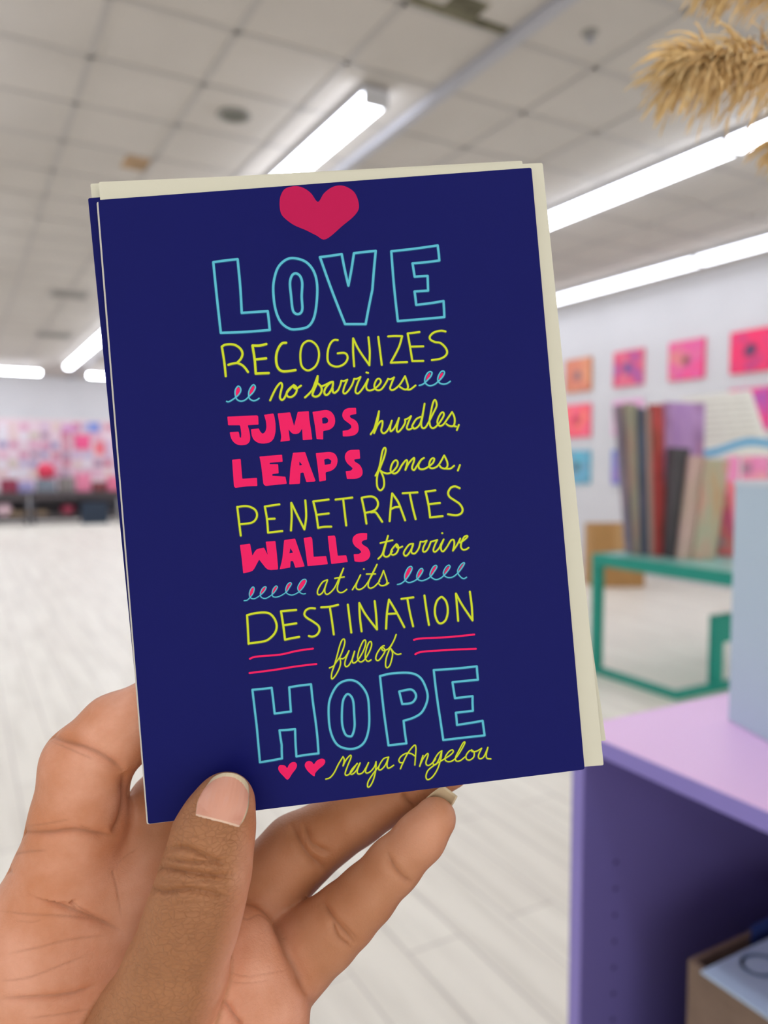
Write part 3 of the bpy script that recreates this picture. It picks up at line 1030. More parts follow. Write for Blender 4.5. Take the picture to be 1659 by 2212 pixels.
# fences,
S('E4', 's', 'y', 4.0, '225 630 270 540 300 430 330 260 365 195 385 230 360 340 300 500 260 600 245 700 255 810 300 860 345 820 360 750 345 650 300 550|300 550 345 580 410 597 480 575 550 500 572 430 545 390 500 420 465 500 465 565 520 598 580 560 640 460 700 390 720 420 690 540|690 540 740 440 820 355 825 400 795 490 800 530 830 540 870 480 930 390 980 355|980 355 940 380 895 460 910 520 970 530 1050 490 1120 430 1140 370 1110 360 1075 400 1060 470 1080 510 1140 510 1210 460 1295 315|1295 315 1340 410 1345 480 1310 520 1250 505 1225 475|1310 520 1390 520 1450 475|1540 465 1508 550')
# PENETRATES
S('F3', 's', 'y', Y, '80 350 105 560 128 745|80 355 160 340 240 345 320 385 352 450 335 520 270 570 115 590|660 315 460 345|460 345 490 520 505 705|505 705 700 683|495 517 595 512|820 675 830 480 825 295|825 295 900 450 1005 660|1005 660 1030 480 1018 260|1340 248 1128 275|1128 275 1170 460 1195 640|1195 640 1270 625 1375 622|1180 460 1340 440|1435 250 1665 222|1540 245 1560 420 1582 605')
S('F4', 's', 'y', Y, '200 230 240 420 265 580|200 225 270 210 345 208 400 240 425 300 410 360 360 405 255 432|330 425 390 425 440 490 482 555|585 545 600 350 620 165|620 165 700 280 760 430 798 535|605 380 660 355 725 350|765 162 968 150|860 160 900 350 943 518|1215 122 1080 140|1080 140 1120 320 1143 495|1143 495 1315 478|1125 312 1278 297|1550 92 1490 68 1430 85 1392 150 1410 210 1480 260 1550 310 1590 380 1570 440 1500 465 1390 452')
# to arrive
S('E6', 's', 'y', 3.7, '180 510 235 450 270 340 320 180|320 180 280 330 255 440 280 480 330 470 380 400|210 285 385 245|440 300 380 370 360 430 390 455 440 430 470 360 450 305 440 335 470 355 525 335|675 295 620 310 560 390 545 440 575 470 620 430 670 340 680 295|680 295 655 390 665 430 710 430 760 360 785 265|785 265 830 265 875 250|875 250 830 340 820 395 845 412 890 370 935 265|935 265 980 255 1025 240|1025 240 985 330 970 390 995 412 1050 360 1080 300 1118 232|1118 232 1080 330 1085 390 1115 402 1165 340 1220 250 1260 240 1270 300 1250 395|1250 395 1310 310 1355 220|1355 220 1345 280 1400 250 1455 200 1450 180 1410 200 1375 270 1365 340 1395 380 1440 375 1475 352|1094 143 1100 144')
S('E6', 's', 'c', 2.5, '455 878 500 868 565 820 630 730 665 650 645 620 600 650 560 740 565 815 610 850 670 840 740 800 790 740 820 680 805 650 770 670 735 740 740 800 800 825 870 805 930 765 985 690 1020 630 1005 605 965 630 925 710 930 765 1000 808 1070 790 1125 745 1180 680 1210 625 1190 603 1150 630 1115 700 1125 750 1180 780 1250 770 1320 715 1380 640 1415 580 1400 568 1360 600 1320 670 1325 725 1370 780 1410 795 1445 775')
S('E5', 's', 'c', 2.0, '142 868 175 862 210 830 245 780 255 730 238 715 210 750 200 800 215 838 260 845 325 805 370 760 388 720 370 712 340 740 322 790 335 830 385 842 455 800 495 755 515 715 495 705 465 740 455 790 470 825 530 822 610 775 650 720 672 680 655 665 625 690 607 740 620 785 680 805 755 770 810 710 838 650 820 628 780 650 742 720 760 770 800 792 828 788')
# at its
S('E5', 's', 'y', 3.0, '1075 635 1020 660 970 740 965 790 990 800 1030 760 1075 640|1075 640 1045 740 1055 790 1090 790 1150 730 1200 630 1255 505|1255 505 1200 660 1185 740 1210 775 1250 772 1290 742|1158 618 1262 602|1355 745 1400 670 1445 580|1445 580 1400 680 1400 730 1440 742 1500 700 1570 590 1630 462|1630 462 1560 600 1530 690 1550 728 1600 710 1659 650|1512 570 1612 568|1481 514 1484 514')
S('E6', 's', 'y', 3.0, '190 830 225 760 255 680|255 680 290 780 305 850 270 890 220 895 190 870|270 890 300 880 328 855')
# DESTINATION
S('F5', 's', 'y', 4.3, '105 680 95 480 85 300|85 300 200 272 330 265 400 290 455 360 478 450 450 540 370 620 290 650 105 675|735 230 535 248|535 248 565 440 588 625|588 625 680 605 775 588|580 432 738 408')
S('F5', 's', 'y', Y, '985 210 920 208 865 235 845 290 880 335 960 385 1030 440 1045 500 1010 560 950 585 905 575|1068 195 1180 188 1292 162|1182 190 1210 370 1235 555|1422 160 1468 530')
S('F6', 's', 'y', Y, '68 575 45 380 38 200|38 200 120 350 272 550|272 550 262 370 242 175|393 540 405 330 432 155|432 155 530 320 635 520|415 345 540 338|597 145 755 125|675 140 710 330 752 508|902 100 930 300 962 490|1350 435 1335 250 1320 75|1320 75 1400 220 1540 430|1540 430 1530 240 1505 50')
S('F6', 'c', 'y', Y, '1120 122 1070 170 1043 260 1045 360 1080 450 1125 470 1180 430 1208 350 1210 260 1190 180 1150 130')
S('D', 's', 'p', 4.2, '1090 172 1130 164 1300 155 1450 140|1098 258 1140 243 1300 232 1460 225|110 285 150 272 290 260 390 238 487 224|108 370 250 352 390 330 507 316')
# full of
S('E7', 's', 'y', 3.0, '180 602 250 570 300 500 370 400 430 250 455 140 440 85 400 115 360 220 320 370 270 550 225 680 215 780 240 795 300 720 360 600 380 500 360 420|360 420 410 440 470 400 530 295|530 295 470 450 455 540 480 580 530 550 590 440 630 305|630 305 590 440 600 510 650 500 720 420 800 270 830 160 820 105 780 130 720 260 685 400 700 470 750 495 820 440 900 300 935 190 920 130 880 160 840 270 820 400 840 465 880 485 925 458')
S('E7', 's', 'y', 3.0, '1160 205 1110 230 1040 330 1010 420 1025 465 1070 460 1140 370 1175 290 1140 240 1115 255 1140 290 1200 280 1260 235 1330 120 1375 5|1375 5 1340 100 1260 260 1200 420 1185 550 1210 600 1260 560 1300 430 1310 330 1270 245|1270 245 1340 330 1400 360 1460 350')
# HOPE
S('D', 'p', 'c', 4.4, '125 470 240 458 258 612 355 600 345 455 475 437 500 640 520 850 388 868 380 705 287 712 300 800 302 880 170 903 150 680|1208 352 1465 330 1472 410 1320 425 1335 520 1440 508 1442 595 1340 607 1347 680 1500 655 1512 742 1265 770 1235 570')
S('D', 'c', 'c', 4.4, '700 412 760 430 810 500 822 600 820 700 795 780 745 818 680 820 625 790 590 710 580 600 590 520 635 440|695 495 725 530 733 620 735 690 722 740 705 748 680 735 662 680 660 600 668 530')
S('D', 's', 'c', 4.4, '887 388 960 372 1070 370 1130 400 1165 470 1170 530 1140 600 1090 635 1028 655|1028 655 1035 720 1045 790|1045 790 938 802|938 802 910 600 887 388|1002 480 1070 468 1098 490 1100 520 1075 548 1020 555|1020 555 1002 480')
# the signature line
S('G2', 's', 'y', 2.6, '630 458 680 440 730 380 780 280 835 190|835 190 850 230 835 300|835 300 870 230 920 175 930 200 890 300 860 390 880 412 930 380 990 290 1005 270|1005 275 950 330 920 385 945 400 990 360 1030 280 1040 265|1040 265 1005 360 1020 398 1070 380 1110 320 1140 262|1140 262 1105 350 1115 385 1160 370 1210 310 1230 250|1230 250 1225 350 1200 460 1160 540 1130 550 1135 490 1190 400 1260 310|1380 195 1320 215 1270 290 1260 340 1290 345 1340 290 1380 195|1380 195 1360 280 1370 325 1400 320 1440 292')
S('G1', 's', 'y', 2.6, '470 390 500 320 560 200 635 110 655 140 650 240 642 345|645 240 600 210 540 205 480 240 452 285 465 315 500 318|740 232 720 290 700 360|700 360 740 270 790 210 800 230 775 310 785 345 820 345 870 300 890 270|965 175 920 210 870 290 860 330 890 340 930 280 965 175|965 175 950 280 910 400 850 490 795 520 775 480 800 410 870 350 950 300 1000 270|1000 270 1060 230 1100 190 1090 165 1050 185 1010 240 1005 285 1040 305 1090 295 1140 250 1200 160 1240 80 1220 80 1170 170 1130 250 1135 295 1180 295 1240 250|1320 170 1290 180 1255 230 1260 275 1300 285 1345 250 1350 195 1320 165 1330 185 1380 180 1440 145|1440 145 1405 220 1405 260 1430 270 1470 240 1515 135|1515 135 1495 220 1505 265 1550 272')

FL = []          # filled shapes: (crop, smooth?, outline, hole)


def FI(cr, sm, out, hole=None):
    FL.append((cr, sm, nums(out), nums(hole) if hole else None))


HEART = ('A', False, '481 170 487 120 510 80 550 64 590 62 630 75 670 105 710 155 745 105 790 70 835 57 880 65 925 95 948 140 955 185 945 215 915 250 860 295 758 378 700 355 640 325 570 295 520 260 490 225')
for tx in ('250 480 248 430 262 375 285 362 308 385 300 430 270 475', '440 465 445 420 470 365 500 345 508 370 490 420 460 455'):
    FI('E1', True, tx)
for tx in ('1170 245 1185 195 1215 160 1228 170 1215 205 1185 245', '1338 235 1350 190 1380 155 1395 160 1385 195 1355 235'):
    FI('E2', True, tx)
# JUMPS
FI('E1', False, '135 765 545 748 560 760 565 875 415 885 440 970 452 1050 445 1110 405 1150 320 1162 250 1145 200 1095 175 1030 168 980 290 972 300 1010 305 1050 322 1058 328 1010 320 940 310 885 145 885')
FI('E1', False, '640 740 770 722 782 760 800 860 800 980 775 1070 730 1120 640 1140 560 1130 500 1090 470 1030 460 940 570 928 585 970 620 1002 655 980 675 920 668 830')
FI('E1', False, '828 722 1000 705 1055 895 1105 700 1258 690 1262 780 1290 960 1305 1080 1175 1090 1165 930 1125 1000 1035 1010 978 940 998 1095 865 1112 880 1050 850 860')
FI('E1', False, '1308 700 1500 672 1560 690 1610 750 1625 830 1605 900 1550 945 1455 965 1455 1080 1365 1075 1340 880', '1440 785 1490 772 1520 795 1528 830 1505 860 1445 862')
FI('E2', False, '240 620 245 702 180 712 155 728 170 755 220 775 260 815 278 880 270 940 230 980 150 1000 65 1000 62 925 140 915 180 885 175 850 130 815 80 780 55 730 62 680 90 640 140 622')
# LEAPS
FI('E3', False, '118 238 220 228 240 465 415 455 420 552 300 555 155 575 140 555')
FI('E3', False, '445 200 715 178 722 262 568 275 568 292 668 292 675 400 598 410 598 430 755 440 772 525 515 552 492 530 465 300')
FI('E3', False, '845 155 990 145 1040 290 1115 490 1100 500 1005 505 970 390 935 395 928 525 800 532 815 330', '922 258 955 300 922 308')
FI('E3', False, '1118 160 1290 142 1350 165 1382 230 1370 310 1320 365 1235 390 1240 485 1160 500 1145 360', '1218 235 1270 222 1305 250 1295 290 1225 300')
FI('P', False, '776.6 971.3 778 990.7 765 992.5 766 997 778 1004 783.5 1016 783 1026 777 1032 766 1034.5 749.4 1034.6 746.7 1017.8 759 1016.5 762 1011.5 757 1007 749.4 1000.6 744.4 989.8 745.8 980.7 750 975 756.7 971.7')
# WALLS
FI('E5', False, '95 245 208 230 235 365 275 290 365 275 405 355 383 208 492 200 510 360 522 500 518 520 405 528 350 460 310 408 240 540 150 558 132 562 115 400')
FI('E5', False, '590 190 712 172 770 340 820 485 715 500 690 425 662 425 658 497 540 518 570 400', '660 280 690 330 648 340')
FI('E5', False, '808 168 890 152 905 175 920 378 1060 368 1080 460 852 482 830 310')
FI('E5', False, '1078 145 1155 138 1165 160 1190 365 1285 360 1303 435 1118 458 1095 300')
FI('E5', False, '1520 112 1518 185 1470 195 1455 220 1475 245 1530 275 1560 345 1540 400 1490 430 1430 437 1378 428 1368 348 1430 345 1455 325 1435 295 1380 260 1352 205 1360 155 1400 122 1450 110')
for tx in ('570 800 570 740 610 655 645 638 650 670 620 730', '748 785 750 735 785 672 805 668 805 695 780 750', '935 760 938 705 980 630 1005 620 1008 645 980 700',
           '1128 740 1132 695 1165 640 1195 620 1200 640 1170 700', '1330 705 1340 660 1375 605 1402 580 1405 600 1375 650'):
    FI('E6', True, tx)
for tx in ('205 815 205 770 225 725 245 725 250 750 230 795', '325 795 335 750 365 718 382 720 370 755 345 790', '460 790 468 745 495 712 510 718 500 750 475 785',
           '612 765 620 710 650 672 668 678 655 715 632 755', '748 745 760 690 800 640 830 640 828 680 790 735 760 755'):
    FI('E5', True, tx)
SMALL = [('G2', False, '175 465 120 420 75 370 60 330 75 295 110 290 145 300 168 325 190 285 225 258 265 258 285 290 272 335 230 390'),
         ('G2', False, '490 425 430 380 390 330 378 290 395 255 430 242 465 255 487 280 520 240 570 215 610 222 622 255 600 295 550 335 505 385')]

PXM = .1885 / FPX       # metres per pixel on the card


def round_poly(pts, closed=True):
    """soften polygon corners a little"""
    out = []
    n = len(pts)
    for i in range(n):
        a, b_, c = np.array(pts[i - 1]), np.array(pts[i]), np.array(pts[(i + 1) % n])
        la, lc = np.linalg.norm(a - b_), np.linalg.norm(c - b_)
        cosv = float((a - b_) @ (c - b_)) / max(la * lc, 1e-6)
        r = min(7.0, la * .42, lc * .42) if cosv < -.45 else min(1.4, la * .3, lc * .3)      # blunt corners are parts of curves
        p_ = b_ + (a - b_) / max(la, 1e-6) * r
        q_ = b_ + (c - b_) / max(lc, 1e-6) * r
        out += [tuple(p_), tuple(.25 * p_ + .5 * b_ + .25 * q_), tuple(q_)]
    return out


def fill(V, F, FM, cr, sm, outl, hole, off, mi):
    o_ = conv(cr, outl)
    o_ = smooth_line(o_, True, 5)[:-1] if sm else round_poly(o_)
    loops = [o_]
    if hole:
        loops.append(round_poly(conv(cr, hole)))
    l3 = [[Vector((x, y, 0)) for x, y in lp] for lp in loops]
    flat = [p_ for lp in loops for p_ in lp]
    n = len(V)
    V += [oncard(x, y, off) for x, y in flat]
    for tri in tessellate_polygon(l3):
        F.append(tuple(n + i for i in tri))
        FM.append(mi)


def stroke_faces(px_pts, w, off, rnd, step=4e-7):
    """one pen stroke as a mitred strip with round ends; creeps outwards a hair so that crossings never share a plane"""
    pts = [px_pts[0]]
    for q_ in px_pts[1:]:
        if math.hypot(q_[0] - pts[-1][0], q_[1] - pts[-1][1]) > .25:
            pts.append(q_)
    base = off - rnd.random() * (.00002 if step > 1e-7 else .000012)
    n = len(pts)
    hw = w / 2
    V, F = [], []
    if n == 1:
        pts = [pts[0], (pts[0][0] + .3, pts[0][1])]
        n = 2
    tang = []
    for i in range(n):
        a_, c_ = pts[max(0, i - 1)], pts[min(n - 1, i + 1)]
        l_ = math.hypot(c_[0] - a_[0], c_[1] - a_[1]) or 1
        tang.append(((c_[0] - a_[0]) / l_, (c_[1] - a_[1]) / l_))
    for i, (x, y) in enumerate(pts):
        tx, ty = tang[i]
        k = 1.0
        if 0 < i < n - 1:
            l_ = math.hypot(x - pts[i - 1][0], y - pts[i - 1][1]) or 1
            dt = ((x - pts[i - 1][0]) * tx + (y - pts[i - 1][1]) * ty) / l_
            k = min(1.35, 1 / max(.5, dt))
        o_ = base - step * i
        V += [oncard(x - ty * hw * k, y + tx * hw * k, o_), oncard(x + ty * hw * k, y - tx * hw * k, o_)]
        if i:
            F.append((2 * i - 2, 2 * i - 1, 2 * i + 1, 2 * i))
    for e_, sg in ((0, -1), (n - 1, 1)):
        x, y = pts[e_]
        tx, ty = tang[e_]
        o_ = base - step * e_
        ring = [2 * e_]
        for k in range(1, 6):
            an = math.pi * k / 6
            ca, sa = math.cos(an), math.sin(an)
            ring.append(len(V))
            V.append(oncard(x + (-ty * ca + sg * tx * sa) * hw, y + (tx * ca + sg * ty * sa) * hw, o_))
        ring.append(2 * e_ + 1)
        F.append(tuple(ring))
    return V, F


RS = random.Random(4)
V, F, FM = [], [], []
HV, HF, HM = [], [], []
for (cr, kind, col, w, pts) in ST:
    p_ = conv(cr, pts)
    if cr[0] == 'E' and col == 'y':
        w *= .9
    parts_ = []
    if kind == 'p':
        p_ = p_ + [p_[0]]
        for i in range(len(p_) - 1):      # hand-drawn edges: tiny wobble between corners
            a, b_ = np.array(p_[i]), np.array(p_[i + 1])
            L_ = np.linalg.norm(b_ - a)
            wob = np.array([-(b_ - a)[1], (b_ - a)[0]]) / L_ * RS.uniform(-.012, .012) * L_
            parts_.append(smooth_line([tuple(a), tuple((a + b_) / 2 + wob), tuple(b_)]))
    elif kind == 'c':
        parts_ = [smooth_line(p_, True)]
    else:
        parts_ = [smooth_line(p_)]
    mi = {'y': 0, 'c': 1, 'p': 2}[col]
    for q_ in parts_:
        v_, f_ = stroke_faces(q_, w, -.00007, RS)
        n = len(V)
        V += v_
        F += [tuple(n + i for i in ff_) for ff_ in f_]
        FM += [mi] * len(f_)
        if col != 'p':
            v_, f_ = stroke_faces([(x, y + .5) for x, y in q_], w * 1.2 + 1.6, -.00002, RS, 4e-8)
            n = len(HV)
            HV += v_
            HF += [tuple(n + i for i in ff_) for ff_ in f_]
            HM += [mi] * len(f_)
for (cr, sm, o_, h_) in FL:
    fill(V, F, FM, cr, sm, o_, h_, -.00006, 2)
link('lettering', V, F, [M_yel, M_cyan, M_pink], card, fmats=FM)
link('lettering_glow', HV, HF, [M_halo_y, M_halo_c], card, fmats=HM)
for (cr, sm, tx), ink in zip([HEART] + SMALL, (M_crim, M_pink, M_pink)):
    V, F, FM = [], [], []
    fill(V, F, FM, cr, True, nums(tx), None, -.00005, 0)
    link('heart_print', V, F, [ink], card)

# ------------------------------------------------------------------ the hand (one continuous skin)
def cap(pts, k=.0015):
    """chain of (px, py, depth, radius px) -> camera-space centres and radii in metres"""
    return [(camv(x, y, d_), r_ * d_ / FPX) for (x, y, d_, r_) in pts], k


THUMB = [(489, 1726, .1793, 56), (479, 1752, .1787, 72), (461, 1805, .1770, 87), (446, 1880, .1750, 94), (428, 1945, .1742, 98), (411, 2000, .174, 101),
         (378, 2100, .176, 110), (332, 2220, .180, 132), (262, 2400, .188, 172)]
INDEX = [(150, 1895, .2005, 118), (172, 1770, .1985, 101), (186, 1655, .1970, 93), (252, 1582, .1985, 82), (345, 1535, .2010, 74), (430, 1508, .2000, 68), (520, 1490, .1985, 62)]
MIDDLE = [(305, 1925, .2060, 104), (356, 1744, .2120, 78), (500, 1610, .2075, 72), (650, 1545, .2005, 60)]
RING = [(470, 2010, .2090, 96), (560, 1930, .2110, 90), (642, 1842, .2125, 80), (768, 1760, .2115, 64), (880, 1700, .2095, 55), (972, 1660, .2070, 44)]
PINKY = [(590, 2120, .2000, 97), (640, 2068, .1995, 85), (700, 2019, .1990, 76), (745, 1979, .1980, 69), (790, 1935, .1975, 63), (850, 1870, .1970, 58), (908, 1809, .1965, 53), (940, 1768, .1960, 46)]
PALMS = [
    [(150, 1900, .2010, 122), (95, 2060, .2010, 165), (120, 2300, .2020, 200)],
    [(305, 1930, .2060, 108), (290, 2100, .2060, 150), (290, 2350, .2060, 200)],
    [(470, 2015, .2080, 98), (430, 2150, .2070, 130), (400, 2350, .2060, 190)],
    [(515, 2040, .1925, 78), (526, 2090, .1910, 100), (545, 2180, .1890, 121), (540, 2330, .1900, 130)],
    [(262, 2400, .188, 172), (290, 2560, .198, 190), (330, 2760, .208, 200)],
    [(150, 2330, .202, 200), (300, 2560, .206, 230), (340, 2780, .212, 215)],
    [(500, 2380, .199, 170), (400, 2580, .206, 200), (350, 2780, .212, 210)],
]
H_ = .00075
lo_c = np.array([-.150, .020, .150])
hi_c = np.array([.040, .208, .246])
dims = np.ceil((hi_c - lo_c) / H_).astype(int) + 1
gx, gy, gz = [(lo_c[i] + H_ * np.arange(dims[i])).astype(np.float32) for i in range(3)]
BIG = np.float32(.05)


def seg_field(out, a, b_, ra, rb):
    m_ = max(ra, rb) + .016
    lo_ = np.minimum(a, b_) - m_
    hi_ = np.maximum(a, b_) + m_
    i0 = np.clip(((lo_ - lo_c) / H_).astype(int), 0, dims - 1)
    i1 = np.clip(((hi_ - lo_c) / H_).astype(int) + 1, 0, dims)
    if np.any(i1 <= i0):
        return
    X = gx[i0[0]:i1[0], None, None] - np.float32(a[0])
    Y_ = gy[None, i0[1]:i1[1], None] - np.float32(a[1])
    Z = gz[None, None, i0[2]:i1[2]] - np.float32(a[2])
    ba = (b_ - a).astype(np.float32)
    L2 = float(ba @ ba) + 1e-12
    t_ = np.clip((X * ba[0] + Y_ * ba[1] + Z * ba[2]) / np.float32(L2), 0, 1)
    d_ = np.sqrt((X - ba[0] * t_) ** 2 + (Y_ - ba[1] * t_) ** 2 + (Z - ba[2] * t_) ** 2) - (np.float32(ra) + np.float32(rb - ra) * t_)
    s_ = (slice(i0[0], i1[0]), slice(i0[1], i1[1]), slice(i0[2], i1[2]))
    out[s_] = smin(out[s_], d_, .002)


def smin(a, b_, k):
    h = np.maximum(np.float32(k) - np.abs(a - b_), 0) / np.float32(k)
    return np.minimum(a, b_) - h * h * np.float32(k * .25)


def chain_field(pts):
    out = np.full(tuple(dims), BIG, np.float32)
    c, _ = cap(pts)
    for i in range(len(c) - 1):
        seg_field(out, c[i][0], c[i + 1][0], c[i][1], c[i + 1][1])
    return out


f_th = chain_field(THUMB)
f_ix, f_md, f_rg, f_pk = [chain_field(c_) for c_ in (INDEX, MIDDLE, RING, PINKY)]
palm = np.full(tuple(dims), BIG, np.float32)
for c_ in PALMS[:3] + PALMS[4:]:
    palm = smin(palm, chain_field(c_), .010)
pad = chain_field(PALMS[3])
palm = smin(palm, pad, .003)
vol = palm
for f_, k_ in ((f_ix, .0022), (f_md, .003), (f_rg, .003), (f_pk, .0016), (f_th, .0025)):
    vol = smin(vol, f_, k_)


def surface_nets(v):
    ins = v < 0
    cs = np.zeros(tuple(dims - 1), np.int8)
    for dx in (0, 1):
        for dy in (0, 1):
            for dz in (0, 1):
                cs += ins[dx:dims[0] - 1 + dx, dy:dims[1] - 1 + dy, dz:dims[2] - 1 + dz]
    act = np.argwhere((cs > 0) & (cs < 8))
    idx = np.full(tuple(dims - 1), -1, np.int32)
    idx[act[:, 0], act[:, 1], act[:, 2]] = np.arange(len(act))
    acc = np.zeros((len(act), 3))
    cnt = np.zeros(len(act))
    cor = [np.array((i & 1, i >> 1 & 1, i >> 2 & 1)) for i in range(8)]
    for i in range(8):
        for ax in range(3):
            if cor[i][ax] == 0:
                j = cor[i].copy()
                j[ax] = 1
                A_ = act + cor[i]
                B_ = act + j
                va = v[A_[:, 0], A_[:, 1], A_[:, 2]].astype(float)
                vb = v[B_[:, 0], B_[:, 1], B_[:, 2]].astype(float)
                mk = (va < 0) != (vb < 0)
                t_ = np.where(mk, va / np.where(mk, va - vb, 1), 0)
                acc[mk] += (A_ + t_[:, None] * (B_ - A_))[mk]
                cnt[mk] += 1
    P_ = lo_c + H_ * acc / cnt[:, None]
    quads = []
    for ax in range(3):
        sl0 = [slice(0, -1)] * 3
        sl1 = [slice(0, -1)] * 3
        sl1[ax] = slice(1, None)
        o1, o2 = [i for i in range(3) if i != ax]
        a_ = ins[tuple(sl0)]
        full = [slice(None)] * 3
        e0 = ins.take(range(0, dims[ax] - 1), ax)
        e1_ = ins.take(range(1, dims[ax]), ax)
        E_ = np.argwhere(e0 != e1_)
        E_ = E_[(E_[:, o1] > 0) & (E_[:, o2] > 0) & (E_[:, o1] < dims[o1] - 1) & (E_[:, o2] < dims[o2] - 1)]
        fl = ~e0[E_[:, 0], E_[:, 1], E_[:, 2]]
        if ax == 1:
            fl = ~fl
        q_ = []
        for d1, d2_ in ((0, 0), (1, 0), (1, 1), (0, 1)):
            c_ = E_.copy()
            c_[:, o1] -= 1 - d1
            c_[:, o2] -= 1 - d2_
            q_.append(idx[c_[:, 0], c_[:, 1], c_[:, 2]])
        q_ = np.stack(q_, 1)
        q_[fl] = q_[fl][:, ::-1]
        quads.append(q_)
    return P_, np.concatenate(quads)


hp, hq = surface_nets(vol)
# light smoothing
for _ in range(4):
    acc = np.zeros_like(hp)
    cnt = np.zeros(len(hp))
    for a in range(4):
        for b_ in (1, 3):
            np.add.at(acc, hq[:, a], hp[hq[:, (a + b_) % 4]])
            np.add.at(cnt, hq[:, a], 1)
    hp = hp * .4 + .6 * acc / cnt[:, None]


def to_world(P_):
    return CAM + P_[:, :1] * RGT - P_[:, 1:2] * UPV + P_[:, 2:3] * FWD


# refine once (each quad into four) so that skin lines have enough points
def subdivide(P_, Q):
    e = np.concatenate([np.sort(Q[:, [i, (i + 1) % 4]], 1) for i in range(4)])
    ue, inv = np.unique(e, axis=0, return_inverse=True)
    inv = inv.reshape(-1)
    n, nf = len(P_), len(Q)
    em = n + inv.reshape(4, nf).T
    fc = n + len(ue) + np.arange(nf)
    P2 = np.concatenate([P_, P_[ue].mean(1), P_[Q].mean(1)])
    out = np.concatenate([np.stack([Q[:, i], em[:, i], fc, em[:, i - 1]], 1) for i in range(4)])
    return P2, out


def relax(P_, Q, n, s):
    for _ in range(n):
        acc = np.zeros_like(P_)
        cnt = np.zeros(len(P_))
        for a in range(4):
            for b_ in (1, 3):
                np.add.at(acc, Q[:, a], P_[Q[:, (a + b_) % 4]])
                np.add.at(cnt, Q[:, a], 1)
        P_ = P_ * (1 - s) + s * acc / cnt[:, None]
    return P_


hp, hq = subdivide(hp, hq)
hp = relax(hp, hq, 3, .5)


def sample(fld, P_):
    g = (P_ - lo_c) / H_
    i = np.clip(g.astype(int), 0, dims - 2)
    t_ = g - i
    r_ = 0
    for a in (0, 1):
        for b_ in (0, 1):
            for c_ in (0, 1):
                w_ = (t_[:, 0] if a else 1 - t_[:, 0]) * (t_[:, 1] if b_ else 1 - t_[:, 1]) * (t_[:, 2] if c_ else 1 - t_[:, 2])
                r_ = r_ + w_ * fld[i[:, 0] + a, i[:, 1] + b_, i[:, 2] + c_]
    return r_


D_ = {k: sample(f_, hp) for k, f_ in (('t', f_th), ('i', f_ix), ('m', f_md), ('r', f_rg), ('k', f_pk), ('p', palm), ('d', pad))}
pxx = hp[:, 0] / hp[:, 2] * FPX + CX
pyy = hp[:, 1] / hp[:, 2] * FPX + CY
# vertex normals
fa = hp[hq]
fn = np.cross(fa[:, 2] - fa[:, 0], fa[:, 3] - fa[:, 1])
vn = np.zeros_like(hp)
for a in range(4):
    np.add.at(vn, hq[:, a], fn)
vn /= np.linalg.norm(vn, axis=1)[:, None] + 1e-12
if (vn * (hp - hp.mean(0))).sum() < 0:
    hq = hq[:, ::-1]
    vn = -vn
facing = -(vn * hp).sum(1) / np.linalg.norm(hp, axis=1)

near = np.stack([D_[k] for k in 'timrkp'], 1).argmin(1)     # which chain owns the vertex
thumb_w = np.clip(.5 + (np.minimum.reduce([D_[k] for k in 'imrkpd']) - D_['t']) / .003, 0, 1)

